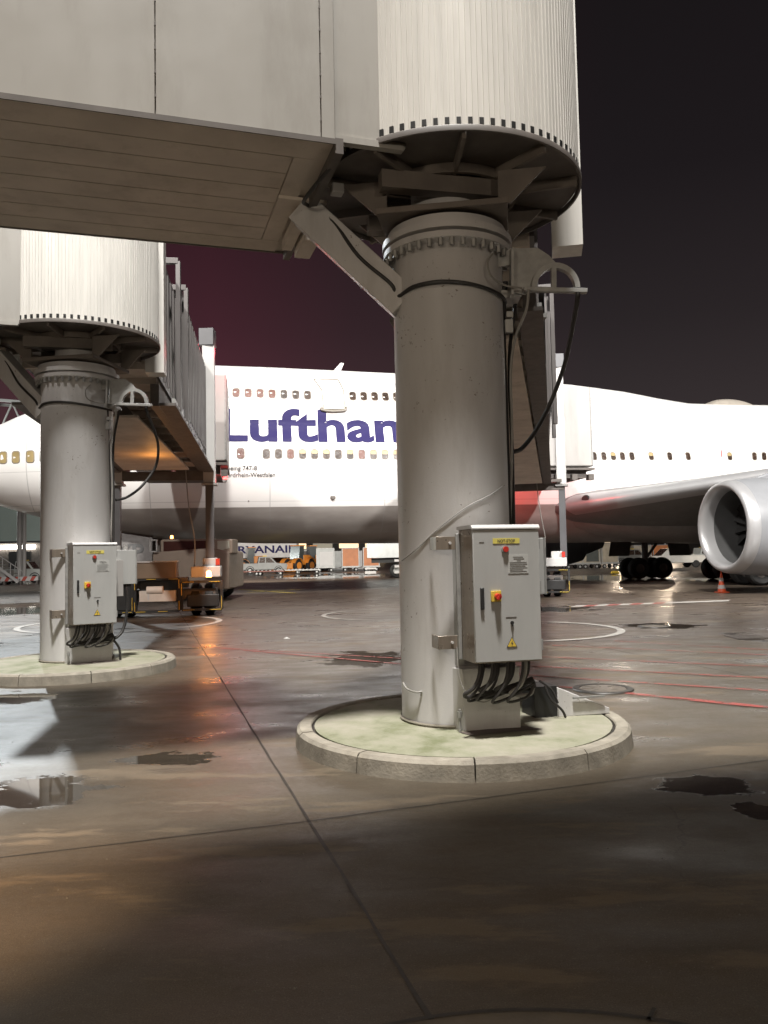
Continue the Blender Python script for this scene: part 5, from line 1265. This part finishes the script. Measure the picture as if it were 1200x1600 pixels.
# small lamps on poles behind the airliner: they mirror in the wet apron
for (px, Y, z, lab) in ((1040, 112, 7.4, 'warm twin floodlight on a pole behind the engine inlet'), (966, 118, 6.9, 'warm floodlight on a pole behind the main landing gear')):
    t = thing('light_pole', lab, 'light pole', loc(px, 0, Y))
    m = MB(); m.cyl((0, 0, 0), (0, 0, z), .12, .09, n=12); m.build('pole', GALV, t)
    m = MB(); m.box((0, -.2, z), (1.1 if px > 1000 else .5, .3, .4)); m.build('lamp_head', STEEL, t)
    m = MB(); m.box((0, -.36, z), (1.0 if px > 1000 else .4, .02, .32)); m.build('lamp_glass', emis('flood_warm', (1, .75, .5), 120), t)
    lamp('pole_light', 'SPOT', (loc(px, 0, Y).x, Y-.6, z), (px*.02, 30, 0), 2500, (1, .8, .6), .3, 120, .5)
for (x, e_) in ((-9, 20000), (8, 10000), (22, 14000)):
    lamp('fill_flood', 'SPOT', (x, 50, 8.6), (x, 84, .5), e_, (1, .93, .82), .5, 110, .5)  # hidden behind the airliner, added to brighten the far vehicles
for (px, Y, nm, lab, mt_, L2) in ((350, 108, 'service_van', 'small white service van behind the baggage tractor', 'vehicle_white', 3.8), (448, 112, 'service_van', 'pale service van behind the orange plough loader', 'van_white', 4.2),
                              (1098, 88, 'service_van', 'pale service van behind the white pickup beside the engine inlet', 'van_white', 5.0), (985, 92, 'service_van', 'grey service van seen behind the tyres of the main landing gear', 'vehicle_grey', 4.6)):
    pickup(nm, lab, px, Y, .1, bpy.data.materials[mt_], L2)
for (px, mt, lab) in ((362, COLW, 'white container in the back row left of the grey pickup'), (430, CORG, 'orange container in the back row behind the grey pickup'), (527, CSILV, 'pale container in the back row between the silver and orange ones'),
                      (563, COLW, 'white container in the back row between the two orange ones'), (908, CSILV, 'pale container in the back row behind the tan ones'), (1000, CTAN, 'tan container in the back row above the landing gear tyres'), (1030, CORG, 'orange container in the back row behind the white pickup cab')):
    container(px, 104, lab, mt, 2.3, 2.3, None); bpy.data.objects[-1] if False else None
# ---------------- person in high visibility jacket behind the white pickup
def person(px, Y, label):
    p = loc(px, 0, Y); t = thing('person', label, 'person', p, 0)
    J = [(0, 0, .95), (0, 0, 1.15), (0, -.01, 1.38), (0, -.01, 1.48), (0, -.02, 1.60), (0, -.02, 1.72),
         (.17, 0, 1.42), (.24, -.05, 1.15), (.20, -.25, 1.02), (-.17, 0, 1.42), (-.25, -.03, 1.15), (-.22, -.2, .98),
         (.10, 0, .88), (.11, -.02, .48), (.12, 0, .08), (.12, -.16, .04), (-.10, 0, .88), (-.12, .02, .48), (-.12, .04, .08), (-.12, -.12, .04)]
    E_ = [(0, 1), (1, 2), (2, 3), (3, 4), (4, 5), (2, 6), (6, 7), (7, 8), (2, 9), (9, 10), (10, 11), (0, 12), (12, 13), (13, 14), (14, 15), (0, 16), (16, 17), (17, 18), (18, 19)]
    Rr = [.15, .15, .15, .06, .095, .085, .065, .05, .035, .065, .05, .035, .095, .065, .045, .04, .095, .065, .045, .04]
    me = bpy.data.meshes.new('body'); me.from_pydata(J, E_, []); o = bpy.data.objects.new('body', me); SC.collection.objects.link(o); o.parent = t
    me.materials.append(mat('dark_trousers', (.05, .05, .06), .8))
    sk = o.modifiers.new('skin', 'SKIN'); sk.use_smooth_shade = True
    if not me.skin_vertices: me.attributes.new
    for v_, r_ in zip(me.skin_vertices[0].data, Rr): v_.radius = (r_, r_*.8)
    me.skin_vertices[0].data[0].use_root = True
    ss = o.modifiers.new('sub', 'SUBSURF'); ss.levels = 2; ss.render_levels = 2
    m = MB(); m.lathe([(.17, -.12), (.19, .1), (.20, .3), (.19, .42), (.08, .50)], (0, 0, .98), 20); m.build('safety_jacket', mat('hi_vis_yellow', (.38, .55, .05), .6), t)
    m = MB(); m.lathe([(.193, .0), (.198, .05)], (0, 0, 1.12), 20); m.build('reflective_band', COLW, t)
    m = MB(); m.lathe([(.105, 0), (.10, .07), (.06, .12), (.001, .13)], (0, -.02, 1.66), 16); m.build('cap', STEEL, t)
person(1071, 76.5, 'person in a yellow-green high visibility jacket standing behind the white pickup')
